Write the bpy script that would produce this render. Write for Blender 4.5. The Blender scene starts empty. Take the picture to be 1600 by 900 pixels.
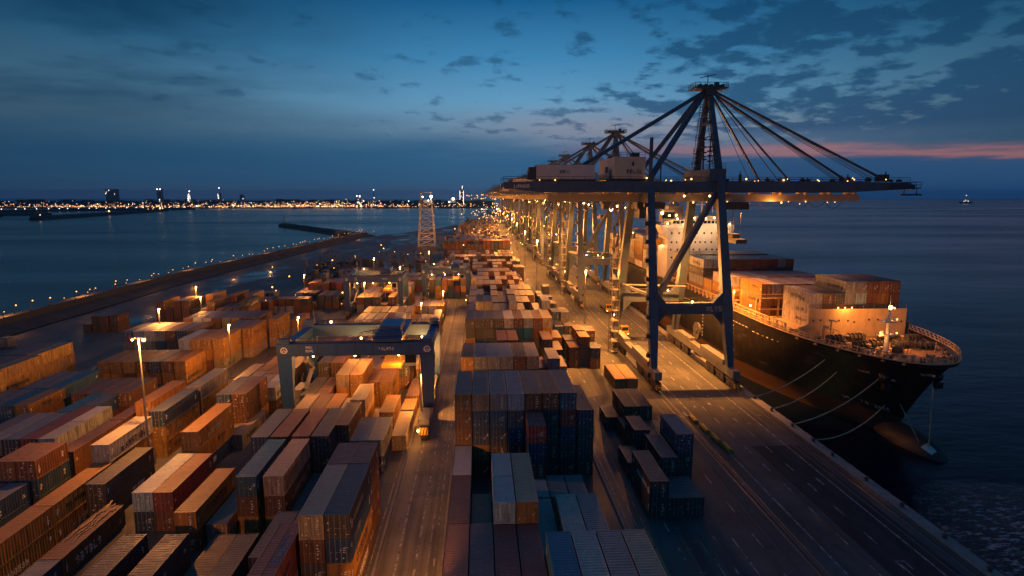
import bpy, math, random
import numpy as np
from mathutils import Vector, Matrix
R = math.radians
random.seed(7)
scene = bpy.context.scene
C = scene.collection

# ------------------------------------------------------------------ helpers
def lin(r, g, b):
    f = lambda c: (c/255/12.92) if c/255 <= .04045 else ((c/255+.055)/1.055)**2.4
    return (f(r), f(g), f(b), 1)

class MB:
    def __init__(s): s.v = []; s.f = []; s.m = []; s.cm = 0
    def face(s, pts):
        n = len(s.v); s.v += [tuple(p) for p in pts]; s.f.append(tuple(range(n, n+len(pts)))); s.m.append(s.cm)
    def hexa(s, p):      # 8 corners: bottom 4 ccw, top 4 ccw
        n = len(s.v); s.v += [tuple(q) for q in p]
        for a in ((0,3,2,1),(4,5,6,7),(0,1,5,4),(1,2,6,5),(2,3,7,6),(3,0,4,7)):
            s.f.append(tuple(n+i for i in a)); s.m.append(s.cm)
    def box(s, x0, x1, y0, y1, z0, z1):
        s.hexa([(x0,y0,z0),(x1,y0,z0),(x1,y1,z0),(x0,y1,z0),(x0,y0,z1),(x1,y0,z1),(x1,y1,z1),(x0,y1,z1)])
    def beam(s, p, q, w, h, w2=None, h2=None):
        p = Vector(p); q = Vector(q); d = (q-p).normalized()
        up = Vector((0,0,1)) if abs(d.z) < .93 else Vector((0,1,0))
        a = d.cross(up).normalized(); b = a.cross(d).normalized()
        w2 = w if w2 is None else w2; h2 = h if h2 is None else h2
        A = [p-a*w/2-b*h/2, p+a*w/2-b*h/2, p+a*w/2+b*h/2, p-a*w/2+b*h/2]
        B = [q-a*w2/2-b*h2/2, q+a*w2/2-b*h2/2, q+a*w2/2+b*h2/2, q-a*w2/2+b*h2/2]
        s.hexa(A+B)
    def tube(s, p, q, r, n=6, r2=None):
        p = Vector(p); q = Vector(q); d = (q-p).normalized()
        up = Vector((0,0,1)) if abs(d.z) < .93 else Vector((1,0,0))
        a = d.cross(up).normalized(); b = a.cross(d); r2 = r if r2 is None else r2
        k = len(s.v)
        for (c, rr) in ((p, r), (q, r2)):
            for i in range(n):
                t = 2*math.pi*i/n; s.v.append(tuple(c+a*rr*math.cos(t)+b*rr*math.sin(t)))
        for i in range(n):
            j = (i+1) % n; s.f.append((k+i, k+j, k+n+j, k+n+i)); s.m.append(s.cm)
        s.f.append(tuple(k+i for i in range(n-1,-1,-1))); s.m.append(s.cm)
        s.f.append(tuple(k+n+i for i in range(n))); s.m.append(s.cm)
    def chain(s, pts, r, n=5):
        for a, b in zip(pts[:-1], pts[1:]): s.tube(a, b, r, n)
    def ball(s, c, r, n=8, m=5):
        k = len(s.v); cx, cy, cz = c
        rx, ry, rz = (r, r, r) if not isinstance(r, tuple) else r
        for j in range(m+1):
            ph = math.pi*j/m
            for i in range(n):
                t = 2*math.pi*i/n
                s.v.append((cx+rx*math.sin(ph)*math.cos(t), cy+ry*math.sin(ph)*math.sin(t), cz+rz*math.cos(ph)))
        for j in range(m):
            for i in range(n):
                a = k+j*n+i; b = k+j*n+(i+1) % n
                s.f.append((a, a+n, b+n, b)); s.m.append(s.cm)
    def grid(s, P):      # P[i][j] points
        k = len(s.v); ni = len(P); nj = len(P[0])
        for row in P: s.v += [tuple(p) for p in row]
        for i in range(ni-1):
            for j in range(nj-1):
                a = k+i*nj+j; s.f.append((a, a+1, a+nj+1, a+nj)); s.m.append(s.cm)
    def rail(s, pts, h=1.1, step=2.5, r=.05):
        for a, b in zip(pts[:-1], pts[1:]):
            a = Vector(a); b = Vector(b); L = (b-a).length; n = max(1, round(L/step)); up = Vector((0,0,h))
            for i in range(n+1): 
                p = a+(b-a)*i/n; s.tube(p, p+up, r, 4)
            s.tube(a+up, b+up, r, 4); s.tube(a+up*.5, b+up*.5, r*.8, 4)
    def mesh(s, name, mats):
        me = bpy.data.meshes.new(name); me.from_pydata(s.v, [], s.f)
        for m in (mats if isinstance(mats, (list, tuple)) else [mats]): me.materials.append(m)
        if any(s.m): me.polygons.foreach_set('material_index', s.m)
        me.update(); return me
    def build(s, name, mats, parent=None, loc=(0,0,0), smooth=False):
        me = s.mesh(name, mats)
        if smooth: me.polygons.foreach_set('use_smooth', [True]*len(me.polygons))
        return put(name, me, parent, loc)

def put(name, me, parent=None, loc=(0,0,0)):
    o = bpy.data.objects.new(name, me); C.objects.link(o); o.location = loc
    if parent: o.parent = parent
    return o
def tag(o, label=None, cat=None, group=None, kind=None):
    if label: o['label'] = label
    if cat: o['category'] = cat
    if group: o['group'] = group
    if kind: o['kind'] = kind
    return o
def empty(name, loc=(0,0,0)):
    o = bpy.data.objects.new(name, None); C.objects.link(o); o.location = loc; o.empty_display_size = .5
    return o
KIDS = {}
def kids(o):
    return [c for c in o.children]
def copy_tree(o, parent=None, skip=()):
    c = o.copy(); C.objects.link(c); c.parent = parent
    for ch in kids(o):
        if ch.name.split('.')[0] not in skip: copy_tree(ch, c, skip)
    return c

# ------------------------------------------------------------------ materials
def newmat(name):
    m = bpy.data.materials.new(name); m.use_nodes = True; nt = m.node_tree
    return m, nt, nt.nodes['Principled BSDF']
def nd(nt, t, **k):
    n = nt.nodes.new(t)
    for a, b in k.items():
        if a.startswith('i_'): n.inputs[a[2:]].default_value = b
        else: setattr(n, a, b)
    return n
def mix(nt, fac, a, b, mode='MIX'):
    n = nt.nodes.new('ShaderNodeMix'); n.data_type = 'RGBA'; n.blend_type = mode
    for sock, v in ((n.inputs[0], fac), (n.inputs[6], a), (n.inputs[7], b)):
        if hasattr(v, 'is_output'): nt.links.new(v, sock)
        else: sock.default_value = v
    return n.outputs[2]
def math_(nt, op, a, b=None, c=None, clamp=False):
    n = nt.nodes.new('ShaderNodeMath'); n.operation = op; n.use_clamp = clamp
    for i, v in enumerate((a, b, c)):
        if v is None: continue
        if hasattr(v, 'is_output'): nt.links.new(v, n.inputs[i])
        else: n.inputs[i].default_value = v
    return n.outputs[0]
def ramp(nt, fac, stops, interp='LINEAR'):
    n = nt.nodes.new('ShaderNodeValToRGB'); n.color_ramp.interpolation = interp
    e = n.color_ramp.elements
    while len(e) > 1: e.remove(e[-1])
    for i, (p, c) in enumerate(stops):
        x = e[0] if i == 0 else e.new(p)
        x.position = p; x.color = c if isinstance(c, tuple) else (c, c, c, 1)
    nt.links.new(fac, n.inputs[0]); return n.outputs[0]
def noise(nt, vec, scale, detail=3, rough=.55, scl=None):
    if scl:
        mp = nt.nodes.new('ShaderNodeMapping'); mp.inputs['Scale'].default_value = scl
        nt.links.new(vec, mp.inputs[0]); vec = mp.outputs[0]
    n = nt.nodes.new('ShaderNodeTexNoise'); n.inputs['Scale'].default_value = scale
    n.inputs['Detail'].default_value = detail; n.inputs['Roughness'].default_value = rough
    nt.links.new(vec, n.inputs['Vector']); return n.outputs[0]
def paint(name, col, rough=.5, dirt=.5, dirtcol=(.07,.04,.025,1), scale=.35, metal=0, spec=.5):
    m, nt, b = newmat(name)
    tc = nt.nodes.new('ShaderNodeTexCoord').outputs['Object']
    n1 = noise(nt, tc, scale, 5, .65); n2 = noise(nt, tc, 1.2, 3, .6, (1,1,.15))
    f = math_(nt, 'MULTIPLY', ramp(nt, n1, [(.42, 0.), (.75, 1.)]), dirt)
    c = mix(nt, f, (*col, 1), dirtcol)
    c = mix(nt, math_(nt, 'MULTIPLY', ramp(nt, n2, [(.45, 0.), (.7, 1.)]), dirt*.6), c, dirtcol)
    nt.links.new(c, b.inputs['Base Color'])
    b.inputs['Roughness'].default_value = rough; b.inputs['Metallic'].default_value = metal
    b.inputs['Specular IOR Level'].default_value = spec
    return m
def glow(name, col, strength):
    m, nt, b = newmat(name)
    b.inputs['Base Color'].default_value = (0,0,0,1)
    b.inputs['Emission Color'].default_value = (*col, 1); b.inputs['Emission Strength'].default_value = strength
    m.cycles.emission_sampling = 'NONE'
    return m
SODIUM = (1.0, .345, .06)
M = {}
M['crane_blue'] = paint('crane_blue', (.075,.112,.165), .45, .55)
M['rtg_blue'] = paint('rtg_blue', (.016,.078,.235), .42, .35, (.03,.03,.03,1))
M['grey_steel'] = paint('grey_steel', (.20,.20,.20), .5, .5)
M['dark_steel'] = paint('dark_steel', (.05,.05,.055), .5, .4)
M['house_white'] = paint('house_white', (.55,.52,.47), .5, .18)
M['house_cream'] = paint('house_cream', (.62,.50,.34), .5, .18)
M['yellow'] = paint('yellow_paint', (.55,.30,.03), .5, .5)
M['hull_black'] = paint('hull_black', (.010,.011,.014), .36, .35, (.05,.03,.02,1), .12)
def hull_detail(m):
    nt = m.node_tree; b = nt.nodes['Principled BSDF']; old = b.inputs['Base Color'].links[0].from_socket
    tc = nt.nodes.new('ShaderNodeTexCoord').outputs['Object']
    sw = nt.nodes.new('ShaderNodeSeparateXYZ'); nt.links.new(tc, sw.inputs[0]); cb = nt.nodes.new('ShaderNodeCombineXYZ'); nt.links.new(sw.outputs[1], cb.inputs[0]); nt.links.new(sw.outputs[2], cb.inputs[1])
    br = nd(nt, 'ShaderNodeTexBrick', i_Scale=1.0); br.inputs['Color1'].default_value = (1,1,1,1); br.inputs['Color2'].default_value = (.75,.75,.75,1); br.inputs['Mortar'].default_value = (.35,.35,.35,1)
    br.inputs['Mortar Size'].default_value = .03; br.inputs['Brick Width'].default_value = 9.; br.inputs['Row Height'].default_value = 2.4; nt.links.new(cb.outputs[0], br.inputs['Vector'])
    c = mix(nt, .8, old, br.outputs[0], 'MULTIPLY')
    st = noise(nt, tc, 1., 5, .65, (1,1.1,.07)); sc_ = noise(nt, tc, .5, 6, .7, (1,.25,1))
    c = mix(nt, math_(nt, 'MULTIPLY', ramp(nt, st, [(.56, 0.), (.68, 1.)]), .75), c, (.085,.035,.015,1))
    c = mix(nt, math_(nt, 'MULTIPLY', ramp(nt, sc_, [(.60, 0.), (.66, 1.)]), .5), c, (.10,.085,.075,1))
    nt.links.new(c, b.inputs['Base Color'])
    bp = nd(nt, 'ShaderNodeBump', i_Strength=.25, i_Distance=.08); nt.links.new(br.outputs[0], bp.inputs['Height']); nt.links.new(bp.outputs[0], b.inputs['Normal'])
hull_detail(M['hull_black'])
M['hull_red'] = paint('hull_red', (.085,.040,.024), .55, .6, (.08,.04,.02,1), .2)
M['ship_white'] = paint('ship_white', (.75,.70,.62), .45, .2)
M['ship_buff'] = paint('ship_buff', (.52,.36,.20), .5, .3)
M['ship_deck'] = paint('ship_deck', (.30,.17,.09), .6, .6)
M['concrete'] = paint('concrete', (.26,.24,.22), .85, .5, (.06,.055,.05,1), .15)
M['rock'] = paint('rock', (.05,.049,.048), .9, .6, (.02,.02,.02,1), .5)
M['rope'] = paint('rope', (.45,.38,.28), .8, .2)
M['white_mark'] = paint('white_mark', (.75,.72,.66), .6, .25)
M['pale_mark'] = paint('pale_mark', (.36,.32,.26), .6, .45)
M['dark_mark'] = paint('dark_mark', (.03,.035,.05), .6, .2)
M['blue_mark'] = paint('blue_mark', (.08,.16,.3), .6, .3)
M['rubber'] = paint('rubber', (.018,.018,.018), .8, .3)
M['rail_steel'] = paint('rail_steel', (.16,.14,.12), .35, .5, metal=.6)
M['window'] = paint('window', (.015,.018,.022), .12, .05)
M['junk'] = paint('junk', (.38,.27,.16), .7, .7)
M['lit'] = glow('sodium_lamp', (1., .48, .14), 30)
M['lit_soft'] = glow('sodium_glow', (1., .42, .10), 6)
M['lit_dim'] = glow('dim_lamp', (1., .42, .10), 3.2)
M['lit_white'] = glow('white_lamp', (1., .82, .6), 14)
M['city_warm'] = glow('city_warm', (1., .46, .16), 4.5)
M['city_white'] = glow('city_white', (1., .85, .75), 5)
M['city_strip'] = glow('city_strip', (1., .45, .16), .5)

def container_mat(name, colour_from):
    m, nt, b = newmat(name)
    L = nt.links
    geo = nt.nodes.new('ShaderNodeNewGeometry'); tc = nt.nodes.new('ShaderNodeTexCoord'); oi = nt.nodes.new('ShaderNodeObjectInfo')
    if colour_from == 'object':
        col = oi.outputs['Color']
        rt = nd(nt, 'ShaderNodeAttribute', attribute_type='OBJECT', attribute_name='roof_tint').outputs['Color']
    else:
        col = nd(nt, 'ShaderNodeAttribute', attribute_type='GEOMETRY', attribute_name='paint').outputs['Color']
        rt = (.17,.125,.105,1)
    va = nt.nodes.new('ShaderNodeVectorMath'); va.operation = 'ADD'
    L.new(geo.outputs['Position'], va.inputs[0]); L.new(oi.outputs['Random'], va.inputs[1])
    p = va.outputs[0]
    sep = nt.nodes.new('ShaderNodeSeparateXYZ'); L.new(geo.outputs['Normal'], sep.inputs[0])
    up = ramp(nt, sep.outputs[2], [(.75, 0.), (.9, 1.)])
    n1 = noise(nt, p, .9, 6, .68); n2 = noise(nt, p, 2.2, 3, .6, (1, 1, .12)); n3 = noise(nt, p, .35, 4, .6)
    c = mix(nt, math_(nt, 'MULTIPLY', ramp(nt, n2, [(.42, 0.), (.7, 1.)]), .65), col, (.045,.028,.018,1))
    c = mix(nt, math_(nt, 'MULTIPLY', ramp(nt, n1, [(.56, 0.), (.66, 1.)]), .55), c, (.13,.055,.022,1))
    rf = math_(nt, 'MULTIPLY', up, ramp(nt, n3, [(.3, .55), (.7, .92)]))
    c = mix(nt, rf, c, rt)
    c = mix(nt, math_(nt, 'MULTIPLY', up, ramp(nt, noise(nt, p, 2.5, 5, .7), [(.58, 0.), (.68, .5)])), c, (.30,.27,.24,1))
    L.new(c, b.inputs['Base Color'])
    L.new(ramp(nt, n1, [(.3, .42), (.7, .68)]), b.inputs['Roughness'])
    return m
M['cont'] = container_mat('container_paint', 'object')
M['cont_far'] = container_mat('container_paint_far', 'geometry')

def ground_mat():
    m, nt, b = newmat('yard_asphalt'); L = nt.links
    p = nt.nodes.new('ShaderNodeNewGeometry').outputs['Position']
    a = noise(nt, p, .05, 6, .62); t = noise(nt, p, .6, 4, .6, (1, .05, 1)); g = noise(nt, p, 3, 4, .7); q = noise(nt, p, .25, 5, .7)
    c = mix(nt, ramp(nt, a, [(.35, 0.), (.65, 1.)]), (.075,.074,.072,1), (.15,.142,.132,1))
    c = mix(nt, math_(nt, 'MULTIPLY', ramp(nt, t, [(.48, 0.), (.68, 1.)]), .55), c, (.035,.034,.034,1))
    c = mix(nt, math_(nt, 'MULTIPLY', ramp(nt, q, [(.6, 0.), (.7, 1.)]), .6), c, (.028,.026,.025,1))
    c = mix(nt, math_(nt, 'MULTIPLY', ramp(nt, g, [(.5, 0.), (.75, 1.)]), .3), c, (.2,.19,.175,1))
    # slab joints
    br = nd(nt, 'ShaderNodeTexBrick', i_Scale=1.0); br.inputs['Color1'].default_value = (1,1,1,1); br.inputs['Color2'].default_value = (.9,.9,.9,1)
    br.inputs['Mortar'].default_value = (.45,.45,.45,1); br.inputs['Mortar Size'].default_value = .05
    br.inputs['Brick Width'].default_value = 6.; br.inputs['Row Height'].default_value = 7.5; br.offset = 0
    L.new(p, br.inputs['Vector'])
    b.inputs['Specular IOR Level'].default_value = .35
    c = mix(nt, 1., c, br.outputs[0], 'MULTIPLY')
    L.new(c, b.inputs['Base Color'])
    wet = ramp(nt, noise(nt, p, .022, 5, .6, (1.6,.5,1)), [(.50, 0.), (.60, 1.)])
    c = mix(nt, math_(nt, 'MULTIPLY', wet, .6), c, (.03,.032,.035,1)); L.new(c, b.inputs['Base Color'])
    L.new(math_(nt, 'SUBTRACT', ramp(nt, a, [(.35, .55), (.6, .85)]), math_(nt, 'MULTIPLY', wet, .42)), b.inputs['Roughness'])
    return m
M['ground'] = ground_mat()
def line_mat(name, col):
    m, nt, b = newmat(name)
    p = nt.nodes.new('ShaderNodeNewGeometry').outputs['Position']
    n = noise(nt, p, .8, 5, .75)
    c = mix(nt, ramp(nt, n, [(.42, 0.), (.58, 1.)]), (*col, 1), (.07,.065,.06,1))
    nt.links.new(c, b.inputs['Base Color']); b.inputs['Roughness'].default_value = .7
    return m
M['line_white'] = line_mat('line_white', (.36,.35,.33)); M['line_yellow'] = line_mat('line_yellow', (.6,.4,.1))

def water_mat():
    m, nt, b = newmat('sea_water'); L = nt.links
    p = nt.nodes.new('ShaderNodeNewGeometry').outputs['Position']
    big = noise(nt, p, .004, 4, .6, (.4, 1.6, 1))
    c = mix(nt, ramp(nt, big, [(.35, 0.), (.65, 1.)]), (.0006,.0028,.012,1), (.001,.005,.020,1))
    L.new(c, b.inputs['Base Color'])
    b.inputs['IOR'].default_value = 1.33; b.inputs['Specular IOR Level'].default_value = .3
    b.inputs['Specular Tint'].default_value = (.10,.66,1.,1)
    L.new(ramp(nt, big, [(.35, .16), (.65, .30)]), b.inputs['Roughness'])
    w1 = noise(nt, p, .35, 4, .6, (.7, 1.4, 1)); w2 = noise(nt, p, .045, 3, .5, (.7, 1.5, 1))
    # ruffled patch off the quay corner, its rosy sun glint painted as pale flecks
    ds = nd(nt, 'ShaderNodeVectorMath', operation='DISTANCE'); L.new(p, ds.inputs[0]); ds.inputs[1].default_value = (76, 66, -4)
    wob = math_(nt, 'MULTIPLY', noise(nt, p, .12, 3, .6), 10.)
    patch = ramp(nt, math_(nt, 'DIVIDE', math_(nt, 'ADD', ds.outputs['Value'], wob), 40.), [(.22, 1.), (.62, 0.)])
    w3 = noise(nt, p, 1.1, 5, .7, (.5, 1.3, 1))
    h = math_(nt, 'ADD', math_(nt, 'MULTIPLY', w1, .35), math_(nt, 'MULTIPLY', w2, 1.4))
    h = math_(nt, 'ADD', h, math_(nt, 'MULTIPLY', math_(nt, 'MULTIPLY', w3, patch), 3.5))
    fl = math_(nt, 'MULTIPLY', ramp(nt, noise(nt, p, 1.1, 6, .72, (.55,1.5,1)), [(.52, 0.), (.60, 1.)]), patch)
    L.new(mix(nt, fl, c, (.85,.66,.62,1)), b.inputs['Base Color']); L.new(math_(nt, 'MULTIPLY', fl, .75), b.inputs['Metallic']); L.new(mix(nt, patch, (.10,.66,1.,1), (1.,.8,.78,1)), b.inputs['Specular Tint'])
    bp = nd(nt, 'ShaderNodeBump', i_Strength=.55, i_Distance=.6); L.new(h, bp.inputs['Height']); L.new(bp.outputs[0], b.inputs['Normal'])
    return m
M['water'] = water_mat()
# ------------------------------------------------------------------ camera, render, sky
H = 41.5; F = 930.0; HAZE = .00006
pit = math.atan(143/F); yaw = math.atan(50*math.cos(pit)/F)
cam_d = bpy.data.cameras.new('camera'); cam = bpy.data.objects.new('camera', cam_d); C.objects.link(cam)
cam.location = (0, 0, H); cam.rotation_euler = (R(90)-pit, 0, -yaw)
cam_d.sensor_width = 36; cam_d.lens = 36*F/1600; cam_d.clip_start = .5; cam_d.clip_end = 60000
scene.camera = cam
scene.view_settings.view_transform = 'Standard'; scene.view_settings.look = 'None'
scene.view_settings.exposure = 0; scene.view_settings.gamma = 1
cy = scene.cycles
cy.use_denoising = True; cy.max_bounces = 4; cy.diffuse_bounces = 2; cy.glossy_bounces = 3; cy.transmission_bounces = 2; cy.volume_bounces = 1
cy.sample_clamp_indirect = 4; cy.sample_clamp_direct = 0; cy.caustics_reflective = False; cy.caustics_refractive = False
try: cy.use_light_tree = True
except Exception: pass

w = bpy.data.worlds.new('World'); scene.world = w; w.use_nodes = True
nt = w.node_tree; L = nt.links; nt.nodes.clear()
out = nt.nodes.new('ShaderNodeOutputWorld'); bg = nt.nodes.new('ShaderNodeBackground'); L.new(bg.outputs[0], out.inputs[0])
tc = nt.nodes.new('ShaderNodeTexCoord').outputs['Generated']
sep = nt.nodes.new('ShaderNodeSeparateXYZ'); L.new(tc, sep.inputs[0])
X, Y, Z = sep.outputs
az = math_(nt, 'MULTIPLY', math_(nt, 'ARCTAN2', X, Y), 57.2958)       # degrees, + to the right of the quay line
zc = math_(nt, 'MAXIMUM', Z, 0.)
el = math_(nt, 'MULTIPLY', math_(nt, 'ARCSINE', zc), 57.2958)
# flat cloud-deck coordinates
den = math_(nt, 'ADD', zc, .045)
cv = nt.nodes.new('ShaderNodeCombineXYZ'); L.new(math_(nt, 'DIVIDE', X, den), cv.inputs[0]); L.new(math_(nt, 'DIVIDE', Y, den), cv.inputs[1]); P = cv.outputs[0]
elw = math_(nt, 'ADD', el, math_(nt, 'MULTIPLY', math_(nt, 'SUBTRACT', noise(nt, P, .55, 5, .6), .5), 2.2))
g = ramp(nt, math_(nt, 'DIVIDE', el, 40.), [(0., lin(40,84,120)), (.08, lin(52,100,138)), (.15, lin(104,142,168)), (.22, lin(92,146,182)), (.31, lin(60,126,170)), (.44, lin(12,82,130)), (.62, lin(6,62,106)), (1., lin(28,102,162))])
def gauss(x, mu, sg):
    t = math_(nt, 'DIVIDE', math_(nt, 'SUBTRACT', x, mu), sg)
    return math_(nt, 'POWER', 2.71828, math_(nt, 'MULTIPLY', math_(nt, 'MULTIPLY', t, t), -1.))
hz = gauss(az, 5., 30.)
side = math_(nt, 'ADD', math_(nt, 'MULTIPLY', hz, .82), .30)
side = math_(nt, 'MAXIMUM', side, ramp(nt, math_(nt, 'DIVIDE', math_(nt, 'ABSOLUTE', az), 180.), [(.28, 0.), (.55, .95)]))
c = mix(nt, 1., g, side, 'MULTIPLY')
# cloud-bank along the horizon
elb = math_(nt, 'ADD', el, math_(nt, 'MULTIPLY', math_(nt, 'SUBTRACT', noise(nt, P, .38, 6, .62), .5), 4.2))
bankf = ramp(nt, math_(nt, 'DIVIDE', elb, 10.), [(.36, 1.), (.84, 0.)], 'EASE')
bankf = math_(nt, 'MULTIPLY', bankf, ramp(nt, noise(nt, P, .22, 6, .62), [(.35, .62), (.62, 1.)]))
bankl = ramp(nt, math_(nt, 'DIVIDE', math_(nt, 'ADD', az, 40.), 90.), [(.40, 1.), (.60, .82), (.75, .25)])
bankcol = ramp(nt, math_(nt, 'DIVIDE', el, 10.), [(0., lin(74,96,126)), (.15, lin(52,94,130)), (.5, lin(34,90,130)), (1., lin(32,92,136))])
bankcol = mix(nt, 1., bankcol, math_(nt, 'ADD', math_(nt, 'MULTIPLY', gauss(az, 5., 28.), .35), .62), 'MULTIPLY')
c = mix(nt, math_(nt, 'MULTIPLY', math_(nt, 'MULTIPLY', bankf, bankl), .92), c, bankcol)
# rosy band low on the right (a level layer far away: height over distance)
vp = math_(nt, 'MULTIPLY', math_(nt, 'DIVIDE', zc, math_(nt, 'MAXIMUM', Y, .25)), 57.2958)
elp = math_(nt, 'ADD', vp, math_(nt, 'MULTIPLY', math_(nt, 'SUBTRACT', noise(nt, P, .75, 6, .62), .5), 2.6))
pk = math_(nt, 'MULTIPLY', gauss(elp, 4.35, .62), ramp(nt, math_(nt, 'DIVIDE', az, 50.), [(.1, 0.), (.34, .45), (.5, .62)]))
c = mix(nt, pk, c, lin(178,116,112))
pk2 = math_(nt, 'MULTIPLY', gauss(elp, 6.4, 1.5), gauss(az, 14., 14.))
c = mix(nt, math_(nt, 'MULTIPLY', pk2, .55), c, lin(160,150,160))
low = math_(nt, 'MULTIPLY', ramp(nt, math_(nt, 'DIVIDE', elp, 10.), [(.30, 1.), (.44, 0.)], 'EASE'), ramp(nt, math_(nt, 'DIVIDE', az, 40.), [(.1, 0.), (.35, 1.)]))
c = mix(nt, low, c, ramp(nt, math_(nt, 'DIVIDE', el, 5.), [(0., lin(40,76,116)), (1., lin(50,86,124))]))
# broken clouds: clumps that thicken to the right
den2 = math_(nt, 'ADD', zc, .19)
cv2 = nt.nodes.new('ShaderNodeCombineXYZ'); L.new(math_(nt, 'DIVIDE', X, den2), cv2.inputs[0]); L.new(math_(nt, 'DIVIDE', Y, den2), cv2.inputs[1]); P2 = cv2.outputs[0]
n1 = noise(nt, P2, 6.4, 8, .57); n2 = noise(nt, P2, 1.5, 3, .5); azn = math_(nt, 'DIVIDE', math_(nt, 'ADD', az, 40.), 90.)
cover = ramp(nt, azn, [(.0, .0), (.30, .0), (.48, .03), (.60, .055), (.70, .085), (.80, .115), (.92, .15)])
cover = math_(nt, 'MULTIPLY', cover, ramp(nt, math_(nt, 'DIVIDE', el, 20.), [(.2, .9), (.30, 1.4), (.42, 1.3), (.55, .95), (.85, .85)]))
cf = math_(nt, 'ADD', math_(nt, 'ADD', math_(nt, 'MULTIPLY', n1, .66), math_(nt, 'MULTIPLY', n2, .34)), cover)
cl = ramp(nt, cf, [(.55, 0.), (.645, 1.)], 'EASE')
cl = math_(nt, 'MULTIPLY', cl, ramp(nt, math_(nt, 'DIVIDE', el, 20.), [(.20, 0.), (.29, 1.)]))
cl = math_(nt, 'MULTIPLY', cl, ramp(nt, azn, [(.0, .5), (.25, .5), (.5, .75), (.62, 1.)]))
ccol = mix(nt, 1., ramp(nt, math_(nt, 'DIVIDE', el, 20.), [(.2, lin(46,80,120)), (.45, lin(34,80,118)), (.9, lin(14,66,104))]), math_(nt, 'ADD', math_(nt, 'MULTIPLY', gauss(az, 12., 30.), .4), .6), 'MULTIPLY')
c = mix(nt, math_(nt, 'MULTIPLY', cl, .85), c, ccol)
# dark veil upper left
veil = math_(nt, 'MULTIPLY', math_(nt, 'MULTIPLY', ramp(nt, noise(nt, P, .42, 5, .55), [(.36, 0.), (.58, 1.)], 'EASE'), ramp(nt, math_(nt, 'DIVIDE', math_(nt, 'ADD', az, 45.), 40.), [(.35, 1.), (.95, 0.)])), .85)
c = mix(nt, math_(nt, 'MULTIPLY', veil, ramp(nt, math_(nt, 'DIVIDE', el, 20.), [(.25, 0.), (.45, 1.)])), c, lin(10,54,84))
SUN_EL, SUN_AZ = -4.0, 30.0
sky = nt.nodes.new('ShaderNodeTexSky'); sky.sky_type = 'NISHITA'; sky.sun_disc = False
sky.sun_elevation = R(SUN_EL); sky.sun_rotation = R(SUN_AZ)
c = mix(nt, .004, c, sky.outputs[0], 'ADD')
L.new(c, bg.inputs['Color']); bg.inputs['Strength'].default_value = 1.0
sd = bpy.data.lights.new('sun', 'SUN'); sd.energy = .012; sd.angle = R(60); sd.color = (1., .62, .55)
so = bpy.data.objects.new('sun', sd); C.objects.link(so)
so.rotation_euler = Vector((math.sin(R(SUN_AZ)), math.cos(R(SUN_AZ)), math.tan(R(2.5)))).to_track_quat('Z', 'Y').to_euler()

def point(loc, power, col=SODIUM, r=.35, parent=None, spec=1.):
    d = bpy.data.lights.new('lamp_light', 'POINT'); d.energy = power; d.color = col; d.shadow_soft_size = r; d.specular_factor = spec
    o = bpy.data.objects.new('lamp_light', d); C.objects.link(o); o.location = loc
    if parent: o.parent = parent
    return o
def spot(loc, target, power, ang=110, blend=.6, col=SODIUM, r=.4, parent=None):
    d = bpy.data.lights.new('lamp_light', 'SPOT'); d.energy = power; d.color = col; d.shadow_soft_size = r
    d.spot_size = R(ang); d.spot_blend = blend
    o = bpy.data.objects.new('lamp_light', d); C.objects.link(o); o.location = loc
    o.rotation_euler = (Vector(loc)-Vector(target)).to_track_quat('Z', 'Y').to_euler()
    if parent: o.parent = parent
    return o

# ------------------------------------------------------------------ sea air
mh_ = bpy.data.materials.new('sea_haze'); mh_.use_nodes = True; hn = mh_.node_tree; hn.nodes.clear()
ho = hn.nodes.new('ShaderNodeOutputMaterial'); hv = hn.nodes.new('ShaderNodeVolumePrincipled'); hn.links.new(hv.outputs[0], ho.inputs['Volume'])
hv.inputs['Color'].default_value = (.26,.62,1.,1); hv.inputs['Density'].default_value = HAZE; hv.inputs['Anisotropy'].default_value = .2
if HAZE:
    mb = MB(); mb.box(-13100,13100,-2600,13100,-10,150); tag(mb.build('haze', mh_), kind='stuff')
# ------------------------------------------------------------------ land, sea, roads
mb = MB(); mb.face([(-13000,-2500,-4),(13000,-2500,-4),(13000,13000,-4),(-13000,13000,-4)]); tag(mb.build('sea_water', M['water']), kind='structure')
YARD = [(-141,-60),(57,-60),(57,1700),(8,1700),(-10,1030),(-58,775),(-112,640),(-116,628),(-142,300),(-141,170)]
mb = MB()
mb.face([(x, y, 0) for x, y in YARD])
for (a, b) in zip(YARD, YARD[1:]+YARD[:1]): mb.face([(a[0],a[1],-9),(b[0],b[1],-9),(b[0],b[1],0),(a[0],a[1],0)])
tag(mb.build('ground', M['ground']), kind='structure')
# quay coping
mb = MB(); mb.box(55.6,57.4,-60,1700,.004,.16); tag(mb.build('quay_coping', M['concrete']), kind='structure')
# crane rails: two rails per track
mb = MB()
for x in (37.8, 54.9):
    mb.box(x-.07,x+.07,-60,1690,.004,.10)
    for s in (-1,1): mb.box(x+s*.55-.12,x+s*.55+.12,-60,1690,.002,.03)
tag(mb.build('crane_track', M['rail_steel']), kind='structure')
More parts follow.
